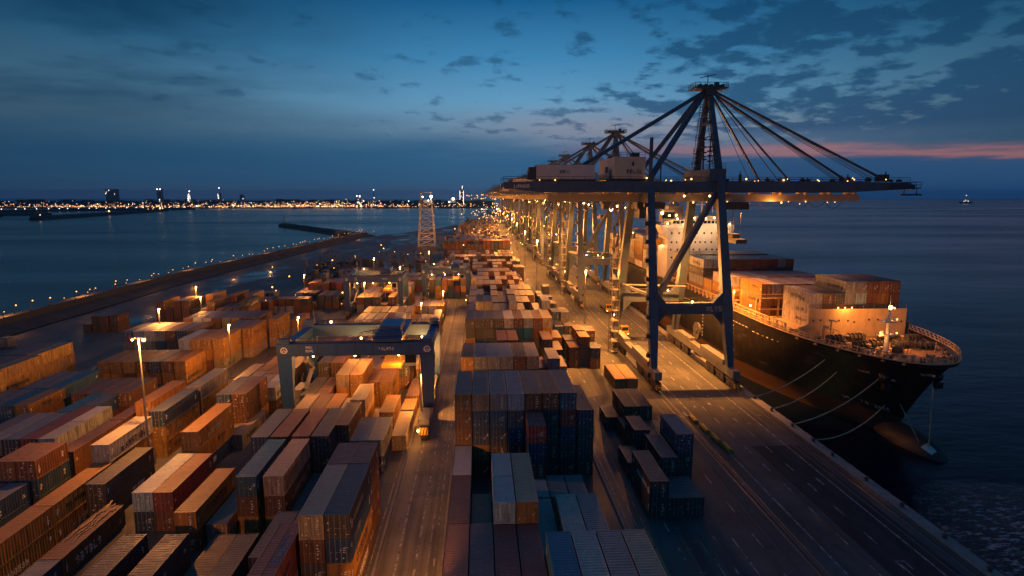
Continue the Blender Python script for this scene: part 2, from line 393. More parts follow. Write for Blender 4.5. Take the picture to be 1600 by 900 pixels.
# painted lines
mb = MB()
def vline(x, y0, y1, w=.16, dash=None, gap=4, z=.009):
    if not dash: mb.box(x-w/2,x+w/2,y0,y1,.001,z); return
    y = y0
    while y < y1: mb.box(x-w/2,x+w/2,y,min(y+dash,y1),.001,z); y += dash+gap
vline(-9.9,-40,240,.26); vline(-7.7,-40,240,.26,3,1.5); vline(-5.6,-40,240,.2,2,1.0); vline(-6.3,-40,240,.12); 
vline(18.6,-40,330,.2); vline(19.6,-40,330,.16); vline(23.3,-40,700,.24,2.4,3.6); vline(33.5,-40,900,.24,3,5); vline(28.4,-40,140,.2,1.2,5); vline(30.6,40,66,.22); vline(26.8,30,62,.22)
vline(40.4,-40,900,.24); vline(44.,-40,900,.2,2.5,4); vline(47.6,-40,900,.2,2.5,4); vline(51.2,-40,900,.24)
rg = random.Random(3)
for i in range(40):
    x = rg.choice([26,28.5,31,38.9,42.2,45.8,49.4]); y = rg.uniform(45,330); l = rg.choice([.5,1.2,2.2])
    mb.box(x+rg.uniform(-.4,.4), x+.5, y, y+l, .001, .007)
for i in range(60):
    y = 55+i*4.5; mb.box(24.2,24.9,y,y+.2,.001,.009)
mb.box(47.3,47.5,59,60.6,.001,.010); mb.box(48.3,48.5,59,60.6,.001,.010); mb.box(47.5,48.3,60.4,60.6,.001,.010)
tag(mb.build('lane_markings', M['line_white']), kind='structure')
mb = MB(); vline(-12.9,-40,240,.12); vline(-2.4-.6,-40,240,.14); vline(20.6,-40,330,.14); vline(56.0,-40,900,.0001)
mb.build('kerb_line', M['line_yellow'])['kind'] = 'structure'
# rubber-tyre runway strips beside the stacks (raised kerb beams)
mb = MB()
for x in (-12.2, -4.7, 17.9): 
    mb.box(x-.15,x+.15,-40,240,.002,.22)
tag(mb.build('kerb', M['concrete']), kind='structure')
# paler concrete quay road between the crane rails
m, nt2, b2 = newmat('quay_concrete'); 
pp = nt2.nodes.new('ShaderNodeNewGeometry').outputs['Position']
cc = mix(nt2, ramp(nt2, noise(nt2, pp, .08, 6, .65), [(.35, 0.), (.65, 1.)]), (.052,.056,.062,1), (.115,.112,.108,1))
cc = mix(nt2, math_(nt2, 'MULTIPLY', ramp(nt2, noise(nt2, pp, .5, 4, .6, (1,.04,1)), [(.48, 0.), (.66, 1.)]), .6), cc, (.045,.043,.04,1))
cc = mix(nt2, math_(nt2, 'MULTIPLY', ramp(nt2, noise(nt2, pp, .3, 6, .75), [(.58, 0.), (.68, 1.)]), .6), cc, (.035,.033,.03,1))
nt2.links.new(cc, b2.inputs['Base Color']); b2.inputs['Roughness'].default_value = .7; b2.inputs['Specular IOR Level'].default_value = .15
M['quay_concrete'] = m
mb = MB(); mb.box(24.6,55.5,-60,1690,-.02,.0015); tag(mb.build('quay_road', M['quay_concrete']), kind='structure')
m, nt3, b3 = newmat('painted_shade'); pp = nt3.nodes.new('ShaderNodeNewGeometry').outputs['Position']
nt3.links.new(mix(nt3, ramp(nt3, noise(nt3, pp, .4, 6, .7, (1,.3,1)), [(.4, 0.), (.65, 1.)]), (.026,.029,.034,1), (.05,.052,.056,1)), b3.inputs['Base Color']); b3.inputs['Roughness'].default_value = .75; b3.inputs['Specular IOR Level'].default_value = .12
mb = MB(); mb.box(45.2,53.2,-60,92.6,-.02,.0035); tag(mb.build('painted_shade_sheet', m), kind='structure')  # dark sheet on the quay road: shade put into the surface colour
m, nt4, b4 = newmat('road_concrete'); pp = nt4.nodes.new('ShaderNodeNewGeometry').outputs['Position']
cc = mix(nt4, ramp(nt4, noise(nt4, pp, .15, 6, .65), [(.35, 0.), (.65, 1.)]), (.13,.12,.108,1), (.21,.19,.165,1))
cc = mix(nt4, math_(nt4, 'MULTIPLY', ramp(nt4, noise(nt4, pp, .9, 4, .6, (1,.03,1)), [(.46, 0.), (.64, 1.)]), .6), cc, (.05,.047,.042,1))
cc = mix(nt4, math_(nt4, 'MULTIPLY', ramp(nt4, noise(nt4, pp, .5, 6, .75), [(.58, 0.), (.68, 1.)]), .5), cc, (.04,.037,.033,1))
nt4.links.new(cc, b4.inputs['Base Color']); b4.inputs['Roughness'].default_value = .7; b4.inputs['Specular IOR Level'].default_value = .25
mb = MB(); mb.box(-12.0,-4.9,-60,240,-.02,.0015); tag(mb.build('yard_road', m), kind='structure')
mb = MB(); rd = random.Random(19)
for i in range(46):
    x = rd.choice([26.2,36.6,43.1,49.8,52.9])+rd.uniform(-.5,.5); y = 45+i*4.1
    if i % 3: mb.box(x-.45,x+.45,y-.3,y+.3,.001,.012)
    else: mb.tube((x,y,.001),(x,y,.013),.42,12)
mb.box(52.35,52.6,-60,1690,.001,.011); mb.box(35.0,35.15,-60,600,.001,.011)
tag(mb.build('drain_cover', M['dark_steel']), kind='structure')
# bollards on the quay edge
def bollard(x, y, lab):
    b = MB(); b.tube((0,0,.16),(0,0,.55),.28,10,.2); b.ball((0,0,.62),(.38,.38,.18),10,5)
    o = b.build('mooring_bollard', M['dark_steel'], loc=(x,y,0)); tag(o, lab, 'bollard', 'bollards along the quay edge'); return o
ords = ['first','second','third','fourth','fifth','sixth','seventh','eighth','ninth','tenth','eleventh','twelfth','thirteenth','fourteenth','fifteenth','sixteenth','seventeenth','eighteenth','nineteenth','twentieth']
BY = [58,64.5,72,79.5,88,93.6,100.5,108.4,115.6,124,133]
for i, y in enumerate(BY): bollard(56.5, y, f'dark iron bollard on the quay edge, {ords[i]} along from the nearest end')
for i, y in enumerate([56,62.,69.5,77,85.5,98,104.5,112]):
    b = MB(); b.box(57.35,58.2,-.7,.7,-3.2,-.3); b.box(58.2,58.5,-.5,.5,-2.8,-.6)
    tag(b.build('fender', M['rubber'], loc=(0,y,0)), f'black rubber fender on the quay wall, {ords[i]} along from the nearest end', 'fender', 'fenders on the quay wall')
# concrete barrier bars on the apron
for i, (x, y) in enumerate([(39.6,104.5),(39.9,99.8),(40.2,95.4),(40.6,91.6)]):
    b = MB(); b.box(-.4,.4,-1.6,1.6,0,.55); b.box(-.25,.25,-1.5,1.5,.55,.7)
    for s in (-1,1): b.box(-.46,.46,s*1.1-.2,s*1.1+.2,.06,.5)
    o = b.build('barrier_block', M['yellow'], loc=(x,y,0)); tag(o, f'low yellow barrier block on the open apron, {["farthest","second farthest","third farthest","nearest"][i]} of four in line', 'barrier', 'barrier blocks on the apron')

# ------------------------------------------------------------------ sea wall, arm, far shore
mb = MB()
SW = [(-141,-60),(-141,170),(-142,300),(-116,628),(-112,640)]
P_ = []; rq = random.Random(8); SWd = []
for (a, b) in zip(SW[:-1], SW[1:]):
    n = max(1, int(math.dist(a,b)/5)); SWd += [(a[0]+(b[0]-a[0])*i/n, a[1]+(b[1]-a[1])*i/n) for i in range(n)]
SWd.append(SW[-1])
j = lambda s_: rq.uniform(-s_,s_)
for i, (x, y) in enumerate(SWd): P_.append([(x-21+j(1.8),y+j(1.5),-6),(x-18.5+j(1.4),y+j(1.2),-2.6+j(.8)),(x-17+j(.9),y+j(1),.6+j(.9)),(x-15.2+j(.5),y+j(.6),2.9+j(.5)),(x-14.8,y,3.2),(x-8,y,3.3),(x-7.5,y,4.2),(x-7,y,4.2),(x-6.6,y,2.2),(x-4+j(.8),y+j(1),1.4+j(.5)),(x-1,y,.003)])
mb.grid(P_); o = mb.build('seawall', M['rock']); tag(o, 'long dark rock sea wall with lamplit crest road along the left shore', 'sea wall')
mb = MB(); mb.grid([[(x-14.6,y,3.26),(x-8.4,y,3.34)] for x, y in SW]); mb.build('crest_road', M['concrete'], o)
arm0 = [(-116,634,7),(-138,678,7),(-190,764,6),(-250,858,6),(-300,934,7)]
arm = []
ra = random.Random(6)
for (a, b) in zip(arm0[:-1], arm0[1:]):
    for i in range(14): t = i/14; arm.append((a[0]+(b[0]-a[0])*t+ra.uniform(-.8,.8), a[1]+(b[1]-a[1])*t, a[2]+(b[2]-a[2])*t+ra.uniform(-.7,.7)))
arm.append(arm0[-1])
mb = MB(); P_ = []
for i, (x, y, hw) in enumerate(arm): 
    d = Vector((-.57,.82,0)); n = Vector((.82,.57,0)); c0 = Vector((x,y,0))
    P_.append([tuple(c0-n*(hw+4)+Vector((0,0,-6))), tuple(c0-n*hw+Vector((0,0,.2+ra.uniform(-.6,.6)))), tuple(c0-n*2+Vector((0,0,1.7+ra.uniform(-.3,.3)))), tuple(c0+n*hw+Vector((0,0,.2+ra.uniform(-.6,.6)))), tuple(c0+n*(hw+4)+Vector((0,0,-6)))])
mb.grid(P_); mb.face([P_[-1][i] for i in range(5)])
o = mb.build('breakwater', M['rock']); tag(o, 'bent dark rock breakwater arm reaching out from the yard corner', 'breakwater')
b = MB(); b.tube((-299,932,2.5),(-299,932,11),.9,8,.6); b.box(-300.2,-297.8,930.8,933.2,2,4.5); b.ball((-299,932,11.6),1.,8,5)
o = b.build('beacon', M['house_white']); tag(o, 'small pale beacon on the outer tip of the bent breakwater arm', 'beacon')
# lamps on the sea wall
i = 0; lampn = 0
post = MB(); post.tube((0,0,0),(0,0,3.4),.10,5); post.beam((0,0,3.3),(.6,0,3.5),.12,.1)
post_me = post.mesh('lamp_post', M['dark_steel']); hd = MB(); hd.ball((.6,0,3.3),.2,6,4); hd_me = hd.mesh('lamp_head', M['lit_dim'])
def along(pl, d):
    for a, b in zip(pl[:-1], pl[1:]):
        l = math.dist(a[:2], b[:2])
        if d <= l: t = d/l; return (a[0]+(b[0]-a[0])*t, a[1]+(b[1]-a[1])*t)
        d -= l
    return None
d = 215.
SWL = []; rgw = random.Random(77)
while True:
    q = along(SW+[(-124,652),(-138,678),(-160,714)], d)
    if q is None: break
    SWL.append((q[0]+rgw.uniform(-1.5,1.5), q[1]+rgw.uniform(-2,2))); d += rgw.choice([3.5,5,6.5,9]) if d < 420 else 7.5
for k, (x, y) in enumerate(SWL):
    r = put('seawall_lamp', post_me, None, (x-8.2, y, 3.3) if y < 632 else (x-.6, y, 1.6)); h_ = put('lamp_head', hd_me, r); q_ = rgw.choice([.5,.7,.9,1.15]); r.scale = (q_,q_,q_)
    tag(r, f'small lit lamp on the sea wall crest, number {k+1} counting from the left edge', 'lamp', 'lamps along the sea wall')
    if k % 7 == 0: point((x-10.5, y+1, 6.0), 1500, r=.3)

# far shore, breakwaters, town
mb = MB(); rg = random.Random(11)
top = []
def shore(name, x0, x1, ynear, yfar, z, n=60, amp=60):
    b = MB(); A = []; 
    for i in range(n+1):
        x = x0+(x1-x0)*i/n; e = ynear+rg.uniform(-amp,amp)
        A.append([(x,e,-5),(x,e+12,z),(x,yfar,z+6)])
    b.grid(A); o = b.build(name, M['rock']); tag(o, kind='structure'); return o
shore('far_shore', -2600, 60, 2350, 5200, 1.0)
# ------------------------------------------------------------------ shipping containers
CW, CH, LONG = 2.44, 2.58, 11.4
PAL = {'O': (.37,.185,.036), 'B': (.17,.070,.030), 'R': (.22,.045,.038), 'N': (.018,.065,.15), 'T': (.018,.115,.20), 'W': (.50,.47,.43),
       'A': (.32,.42,.48), 'G': (.26,.26,.26), 'K': (.07,.068,.072), 'Y': (.38,.29,.18), 'S': (.50,.31,.07)}
CNAME = {'O': 'ochre orange', 'B': 'rust brown', 'R': 'dark red', 'N': 'navy blue', 'T': 'teal blue', 'W': 'off white', 'A': 'pale blue', 'G': 'grey', 'K': 'charcoal', 'Y': 'tan', 'S': 'ochre yellow'}
ROOF = {'W': (.40,.36,.32), 'A': (.36,.35,.33), 'Y': (.34,.26,.18), 'G': (.22,.21,.20), 'K': (.10,.10,.105), 'N': (.14,.15,.17), 'T': (.04,.14,.21), 'O': (.27,.145,.06), 'S': (.34,.22,.12), 'B': (.15,.095,.072), 'R': (.17,.085,.07)}
CONT = []
def stack(block, xr, y, tiers, L=LONG, row=None, roof=None, s=1., z0=0., rz=0., where=None):
    n = len(tiers)
    for i, ch in enumerate(tiers):
        t = n-1-i
        CONT.append(dict(block=block, x0=xr-CW*s, x1=xr, y0=y, y1=y+L, z=z0+t*2.6*s, c=ch, tier=t, n=n, L=L, roof=(roof if i == 0 else None), s=s, rz=rz, where=where))
# --- left yard (seen beyond the yard road), right edge x, near end y, colours from the top tier down
LF = 'front left yard'
for a in [(-51,57.4,'OO'),(-51,68.9,'OO'),(-51.2,80.4,'WOG',10.8),(-45.7,62,'B'),(-45.7,50.4,'N'),
    (-36.5,50.6,'KB'),(-32,50.4,'KB'),(-39.2,50.8,'K'),(-41,71.5,'AN'),(-38.5,71.4,'RB'),(-33.4,66.4,'OB'),(-30.75,68.2,'Y'),
    (-28.6,54.5,'B'),(-26.1,54.5,'K'),(-27.55,69.7,'TBO'),(-24.25,69.7,'YBO'),(-18.75,47.4,'RRR'),(-15.75,55.6,'YBKK'),(-13.2,55.6,'KNOB'),
    (-15.8,67.2,'BBBB',6.06),(-13.3,67.2,'BBBB',6.06),
    (-57.6,75.6,'BNK',6.06),(-60.15,75.6,'BNK',6.06),(-62.7,75.6,'BK',6.06),(-58.2,63.8,'NN',11.2),(-60.8,63.8,'NN',11.2),(-63.4,63.8,'BB',11.2),
    (-48.2,74,'KK'),(-53.8,71,'K'),(-21.4,57,'KK',9),(-21.6,69.8,'K'),(-18.9,61,'KK',6.06)]: stack(LF, *a)
LM = 'middle left yard'
for a in [(-30.3,82,'NKB'),(-27.6,82,'BBK'),(-24.6,82,'RBK'),(-21.9,82,'KKK'),(-19.9,86,'BKN',10),(-17.4,86.2,'GK',9.6),(-14.85,86.2,'YN',9.6),
    (-12.5,94,'Y'),(-12.5,113.8,'B'),(-12.5,106.2,'O',6.06),(-22.15,97.2,'YO',8.6),(-19.6,97.2,'YOB',8.6),(-24.8,97,'OB'),(-27.4,97,'BB'),(-30,97,'YK'),(-15,98,'OB',9),(-17.4,98,'O',9),
    (-25.4,111.7,'YOO'),(-22.8,111.7,'OOO'),(-28.4,107.5,'BB'),(-31,107.5,'KB'),(-17.8,114.8,'OO'),(-20.35,114.8,'OO'),(-17.8,126.4,'OO',6.06),(-20.35,126.4,'OO',6.06),
    (-28.5,120,'BBO'),(-31.1,120,'KBO'),(-25.4,125,'GO'),(-22.8,125,'GB'),(-31.3,133,'BB'),(-28.7,133,'BKB'),(-26,138,'GB'),(-23.4,138,'GBO'),(-20.8,136,'BO'),(-18.2,136,'BO'),(-15.6,126,'KB'),
    (-12.4,132,'WO'),(-12.4,144,'WB'),(-12.4,156,'YO'),(-12.4,168,'BO'),(-12.4,180,'WO')]: stack(LM, *a)
LB = 'left yard beyond the tall lamp post'
for a in [(-64.8,89.4,'WK',7),(-64.8,96.6,'WK',7),(-67.5,89.4,'RK',14.4),(-70.1,89.4,'NK'),(-72.7,89.4,'GK'),(-75.3,89.4,'KK'),(-67.5,104,'NB',6.06),(-70.1,101.2,'TN'),
    (-58.8,84.4,'BB',12.2),(-58.8,97,'BB',9),(-54.85,97.6,'OOO',12),(-50.4,93.3,'NOO'),(-50.4,105.8,'GOO'),(-53.2,110.5,'BO'),(-41.15,84.4,'OON',12.2),(-40.7,101,'BBO',10.5),(-43.3,101,'NBO',10.5),(-41.15,97,'O',3.9),(-43.8,92,'O',8),
    (-66,110.6,'BB',10),(-68.6,110.6,'BN',10),(-71.2,110.6,'BB',10),(-73.8,110.6,'BB',10),(-79.75,104.8,'OO',9.4),(-82.4,104.8,'TT',9.4),(-85,104.8,'TN',9.4),(-87.6,104.8,'KB',9.4),(-80.6,114.6,'TO'),(-83.2,114.6,'TT'),(-85.8,114.6,'TK'),
    (-78.9,93,'B',10),(-81.5,93,'B',10),(-81.5,82,'N',10),(-76,78,'NK',10),(-73.4,78,'BK',10),
    (-39.6,95.8,'Y'),(-42.2,110,'GO'),(-39.6,112.5,'WO'),(-42.2,122,'OB'),(-39.6,126,'OY'),(-44.8,112.5,'NB'),(-44.8,124.5,'OY'),(-47.5,118,'OB'),(-39.8,138,'AB'),(-42.4,136,'GO')]: stack(LB, *a)
LY = 'yellow block at the left edge'
for a in [(-95.6,130.2,'SSS',11),(-94.6,118.6,'SSS',11),(-93.4,107,'SSS',11),(-98.2,130.2,'ROO',11),(-97.2,118.6,'ROO',11),(-96,107,'OOB',11),(-100.8,130.2,'ROO',11),(-99.8,118.6,'RBO',11),(-98.6,107,'OBO',11)]: stack(LY, *a)
LR = 'left yard row before the second lamp post'
for i, t in enumerate(['OO','BO','NB','BO','OB','OO','OO']): stack(LR, -66-2.76*i, 132.4, t, 10.6)
for i, t in enumerate(['OOYY','OOBB','OBK','ABK'][0:4]): stack(LR, -61.8-2.62*i, 142.4, t[:3], 11)
for i, t in enumerate(['OOY','OOB','BBK']): stack(LR, -59.4-2.62*i, 154, t, 11)
stack(LR, -56.6, 165.5, 'OOY', 11); stack(LR, -54, 177, 'OY', 11)
LQ = 'far left yard by the open apron'
rg = random.Random(5)
for i, t in enumerate(['BOB','NBB','BKB','GNB','WGG','AGG','NGK']): stack(LQ, -72.4-2.62*i, 152, t, 11)
for i, t in enumerate(['BBB','BBN','OBB','GBB','BKB','WBB','ABK','BBK']): stack(LQ, -62.5-2.62*i, 168, t, 11)
for i in range(11):
    t = ''.join(rg.choice('BBBORKB') for _ in range(rg.choice([2,2,3,3]))); stack(LQ, -76-2.7*i, 196, t, 11)
for i in range(8):
    t = ''.join(rg.choice('BBRKO') for _ in range(rg.choice([2,3,3]))); stack(LQ, -74-2.7*i, 209, t, 11)
for i in range(4): stack(LQ, -112-2.7*i, 186+rg.uniform(-.6,.6), rg.choice(['B','BB','O']), 6.06)
for i, t in enumerate(['BW','BW','BW','BB','KB']): stack(LQ, -62-2.7*(4-i), 214, t, 6.06)
for i in range(7):
    stack(LQ, -52-2.7*i, 236+rg.choice([0,0,3]), ''.join(rg.choice('BBRKO') for _ in range(rg.choice([2,3,3]))), 11)
for i in range(6):
    stack(LQ, -47.5-2.7*i, 222, ''.join(rg.choice('BBKO') for _ in range(rg.choice([1,2]))), 11)
LG = 'yard under the second gantry crane'
for r, y in enumerate([150,162.5,175,187.5]):
    for i in range(6):
        n = rg.choice([1,2,2,3]) if r else 2
        stack(LG, -22-2.62*i, y, ''.join(rg.choice('OYGBBOKW') for _ in range(n)), 11.2)
for r, y in enumerate([201,213.5,226]):
    for i in range(6): stack(LG, -26.5-2.62*i, y, ''.join(rg.choice('GBNKYB') for _ in range(rg.choice([2,2,3]))), 11.2)
LH = 'far yard around the third gantry crane'
for r, y in enumerate([186,198]):
    for i in range(4): stack(LH, -12.4-2.62*i, y, ''.join(rg.choice('BGOYW') for _ in range(rg.choice([1,2,2]))), 11.2)
for r, y in enumerate([243,256,269,282,296,310]):
    for i in range(6): stack(LH, -5.8-2.62*i, y, ''.join(rg.choice('BBOKNR') for _ in range(rg.choice([2,3,3,4]))), 11.2)
for r, y in enumerate([262,276,292]):
    for i in range(7): stack(LH, -26-2.62*i, y, ''.join(rg.choice('BBKRO') for _ in range(rg.choice([1,2,2]))), 11.2)
for r, y in enumerate([240,253,266]):
    for i in range(8): stack(LG, -38-2.62*i, y, ''.join(rg.choice('GBNKYBO') for _ in range(rg.choice([1,2,2,3]))), 11.2)
for r, y in enumerate([228,284,298]):
    for i in range(9):
        if rg.random() < .75: stack(LG, -60-2.7*i, y+rg.uniform(-1,1), ''.join(rg.choice('GBNKBO') for _ in range(rg.choice([1,2,2]))), 6.06)
# --- centre block between the yard road and the apron
CB = 'centre block'
def col(k): return -4.0+2.58*k+2.51
for k, t in enumerate(['BB','KB','RB','RB']): stack(CB, col(k), 50.8, t)
for k, t in zip((4,5,6,7), ['TKB','WKB','GKB','YKB']): stack(CB, col(k), 44.4, t)
stack(CB, col(0), 62.5, 'BB'); stack(CB, col(1), 62.5, 'Y'); stack(CB, col(0), 74.2, 'WB', 9.2)
stack(CB, col(2), 61.9, 'AKB', 6.4); stack(CB, col(2), 68.4, 'WKB', 6.4); stack(CB, col(3), 61.9, 'OKB', 12.9, roof=(.42,.33,.22))
for k, c_ in zip((4,5,6), 'AGG'): stack(CB, col(k), 72.6, c_, 6.06)
stack(CB, col(4), 60, 'W', 12.2); stack(CB, col(5), 57, 'WB'); stack(CB, col(6), 57, 'GB')
RFC = (.20,.145,.125)
for k, t in enumerate(['OBBBB','YTNOB','GTNKK','ATNKK','BKBKK','BKKKK','TRNKK']): stack(CB, col(k), 83.6, t, 11.8, roof=RFC)
stack(CB, col(7), 83.4, 'NKKK', 11.8, roof=(.17,.12,.10))
stack(CB, col(4), 77.6, 'RNKK', 5.6)
for k, t in zip((5,6,7), ['BB','GBB','BB']): stack(CB, col(k), 97, t)
for k, t in enumerate(['OBKK','GNKK','GNKK','GKKK','BKBB','YNBB']): stack(CB, col(k), 113.6, t, 11.2)
stack(CB, col(6), 110, 'GB', 11.2); stack(CB, col(7), 121, 'GNO', 9); stack(CB, col(8)-.6, 124, 'WN', 9); stack(CB, col(6), 123, 'OB', 9)
stack(CB, col(3), 137.6, 'BOB', 11.2); stack(CB, col(4), 137.6, 'BNK', 11.2); stack(CB, col(0), 136, 'OB', 9); stack(CB, col(7)+.5, 138, 'BOB', 9); stack(CB, col(8)+.5, 138, 'NB', 9)
for k, t in enumerate(['KKOB','KKNB','KKNB','KNKK','WTAK','BTNK','GTNK','BBKK','YOOB']): stack(CB, -4+2.5*k+2.44, 150.5, t, 11.4)
stack(CB, 21., 150.5, 'BN', 9)
rows = [(176,'KKKBKGB.YW'),(189.5,'GGYKKKKK..'),(203,'KBBOYBOKB.'),(216.5,'KOBKYBGBK.'),(230,'WYBGBGBYB.'),(243.5,'YGBBWBBBK.'),(257,'KBOBYKBBB.'),(271,'BKKBGBBKB.'),(285,'YBKOBKBBKB'),(299,'KKBBKOBBKB'),(313,'BKKBKKBKKK')]
for y, t in rows:
    for k, ch in enumerate(t):
        if ch == '.': continue
        n = rg.choice([3,3,4]) if y < 200 else rg.choice([2,3,3])
        stack(CB, -4+2.5*k+2.44, y, ch+''.join(rg.choice('BKNOBKG') for _ in range(n-1)), 11.4)
CD = 'distant yard'
for r, y in enumerate([392,406,420,434]):
    for k in range(17): stack(CD, -22+2.6*k, y, ''.join(rg.choice('KKBNRKB') for _ in range(rg.choice([4,5,5]))), 11.4)
for y in [340,354,368]:
    for k in range(15):
        if rg.random() < .8: stack(CD, -18+2.6*k, y, ''.join(rg.choice('KBBOGY') for _ in range(rg.choice([2,3,3]))), 11.4)
for y in range(470, 1010, 30):
    for k in range(16):
        if rg.random() < .72: stack(CD, -30+(y-470)*.02+3.1*k, y, ''.join(rg.choice('BOYGWK') for _ in range(rg.choice([1,2,2,3]))), 11.4)
# --- loose stacks on the apron
AP = 'apron'
stack('front apron', 27.4,98.6,'BB',9.6, where='two-high pair group on the apron'); stack('front apron', 29.9,98.6,'BB',9.6)
stack('front apron', 26.6,90.2,'B',10.2); stack('front apron', 29.1,90.2,'B',9.2); stack('front apron', 31.6,90.2,'B',8.4); stack('front apron', 24.6,100.5,'K',6.06)
for a in [(24.1,71,'KK',9.5),(26.55,71.4,'K',6.06),(29.0,71.4,'K',6.06),(27.6,78,'KK',8.4),(30.4,79.8,'NKK',8),(26.4,88,'KB',6.06),(24.,82,'K',6.06)]: stack('dark apron stack', *a)
stack('apron before the crane', 31.2,122.5,'O',11.4); stack('apron before the crane', 33.8,122.5,'O',11.4)
for a in [(23.9,140,'BB',6.06),(26.4,140,'BKN',6.06),(28.9,139,'NO',6.06),(28.9,146.5,'BON',6.06),(26.4,147.5,'BOB',6.06),(23.9,147.5,'KN',6.06)]: stack('apron in the lamplight', *a)
for i in range(9):
    for j in range(2):
        stack('apron beside the far rows', 23.4+2.6*j, 164+7.2*i+rg.uniform(-.8,.8), ''.join(rg.choice('BOKGN') for _ in range(rg.choice([1,2,2,3]))), 6.06)
# --- deck cargo of the berthed ship
SC = 'berthed ship'
def bay(nm, y, xs, tiers, z0=12.7, L=12.0):
    for x, t in zip(xs, tiers): stack(nm, x, y, t, L, z0=z0)
bay('foremost bay of the ship', 125, [74.9+2.5*i for i in range(8)], ['WWW','BBO','KBK','GGKK','GAKB','BBKB','BOKB','BBKB'], L=12.2)
bay('second bay of the ship', 139.2, [70.5+2.5*i for i in range(10)], ['OOO','WOB','YOB','WKB','YKB','WBK','BBK','BKB','BBK','BKB'])
bay('third bay of the ship', 153, [68.6+2.5*i for i in range(11)], ['WOB','YOB','WGB','WGO','BKB','BOK','GBK','BBK','RBK','BBK','BB'])
bay('fourth bay of the ship', 172, [68.4+2.5*i for i in range(11)], ['WKGB','GBGK','BKGB','BKAB','BRGK','BRGB','RKAB','BRGK','RKGB','GKBK','BKRB'])
bay('fifth bay of the ship', 188, [68.4+2.5*i for i in range(11)], ['WGBB','WBGB','BKBO','BBGK','BBKK','BKBG','BBOK','BRKB','BBKK','KBBB','BKBB'])
bay('sixth bay of the ship', 165.5, [68.4,70.9], ['OO','BB'], L=6.06)
for j, y in enumerate([226,239,252,265,278,291]):
    bay('after bays of the ship', y, [68.4+2.5*i for i in range(11)], [''.join(rg.choice('BOKYBGW') for _ in range(rg.choice([4,5,5]) if j else 4)) for i in range(11)])

# --- which containers show largest from the camera (occlusion by the stacks themselves)
boxes = np.array([[c_['x0'],c_['y0'],c_['z'],c_['x1'],c_['y1'],c_['z']+2.6*c_['s']] for c_ in CONT])
eye = np.array([0,0,H])
def seen_area(i):
    b = boxes[i]; a = 0.
    ctr = (b[:3]+b[3:])/2
    Dm = max(20., ctr[1])
    faces = []
    if eye[2] > b[5]: faces.append('t')
    if eye[0] > b[3]: faces.append('r')
    if eye[0] < b[0]: faces.append('l')
    faces.append('f')
    near = np.where((boxes[:,1] < b[4]) & (boxes[:,5] > b[2]-.01))[0]; near = near[near != i]
    B = boxes[near]
    for f_ in faces:
        for u in (.15,.5,.85):
            for v in (.12,.5,.88):
                if f_ == 't': p = np.array([b[0]+u*(b[3]-b[0]), b[1]+v*(b[4]-b[1]), b[5]+.01]); ar = (b[3]-b[0])*(b[4]-b[1])*(eye[2]-b[5])
                elif f_ == 'f': p = np.array([b[0]+u*(b[3]-b[0]), b[1]-.01, b[2]+v*(b[5]-b[2])]); ar = (b[3]-b[0])*(b[5]-b[2])*b[1]
                else:
                    x = b[3]+.01 if f_ == 'r' else b[0]-.01
                    p = np.array([x, b[1]+u*(b[4]-b[1]), b[2]+v*(b[5]-b[2])]); ar = (b[4]-b[1])*(b[5]-b[2])*abs(eye[0]-x)
                d = eye-p; L_ = np.linalg.norm(d)
                s_ = np.array([1,1,.0])
                cx = p-eye; dep = cx[1]*.9874+cx[0]*.052-cx[2]*.152
                if dep < 5: continue
                uu = (cx[0]*.9986-cx[1]*.053)/dep*F; vv = (cx[2]*.9884+cx[1]*.1518)/dep*F
                if abs(uu) > 800 or abs(vv) > 450: continue
                with np.errstate(divide='ignore', invalid='ignore'):
                    t1 = (B[:,:3]-p)/d; t2 = (B[:,3:]-p)/d
                tn = np.minimum(t1,t2).max(1); tf = np.maximum(t1,t2).min(1)
                if np.any((tn < tf) & (tf > 1e-4) & (tn < 1)): continue
                a += ar/L_/L_**2/9*F*F
    return a
for i, c_ in enumerate(CONT): c_['area'] = seen_area(i) if c_['y0'] < 330 else .01
order = sorted(range(len(CONT)), key=lambda i: -CONT[i]['area'])
SOLO = set(order[:296]); 
print('containers', len(CONT), 'area at 296', CONT[order[295]]['area'], 'seen', sum(c_['area'] > .5 for c_ in CONT))

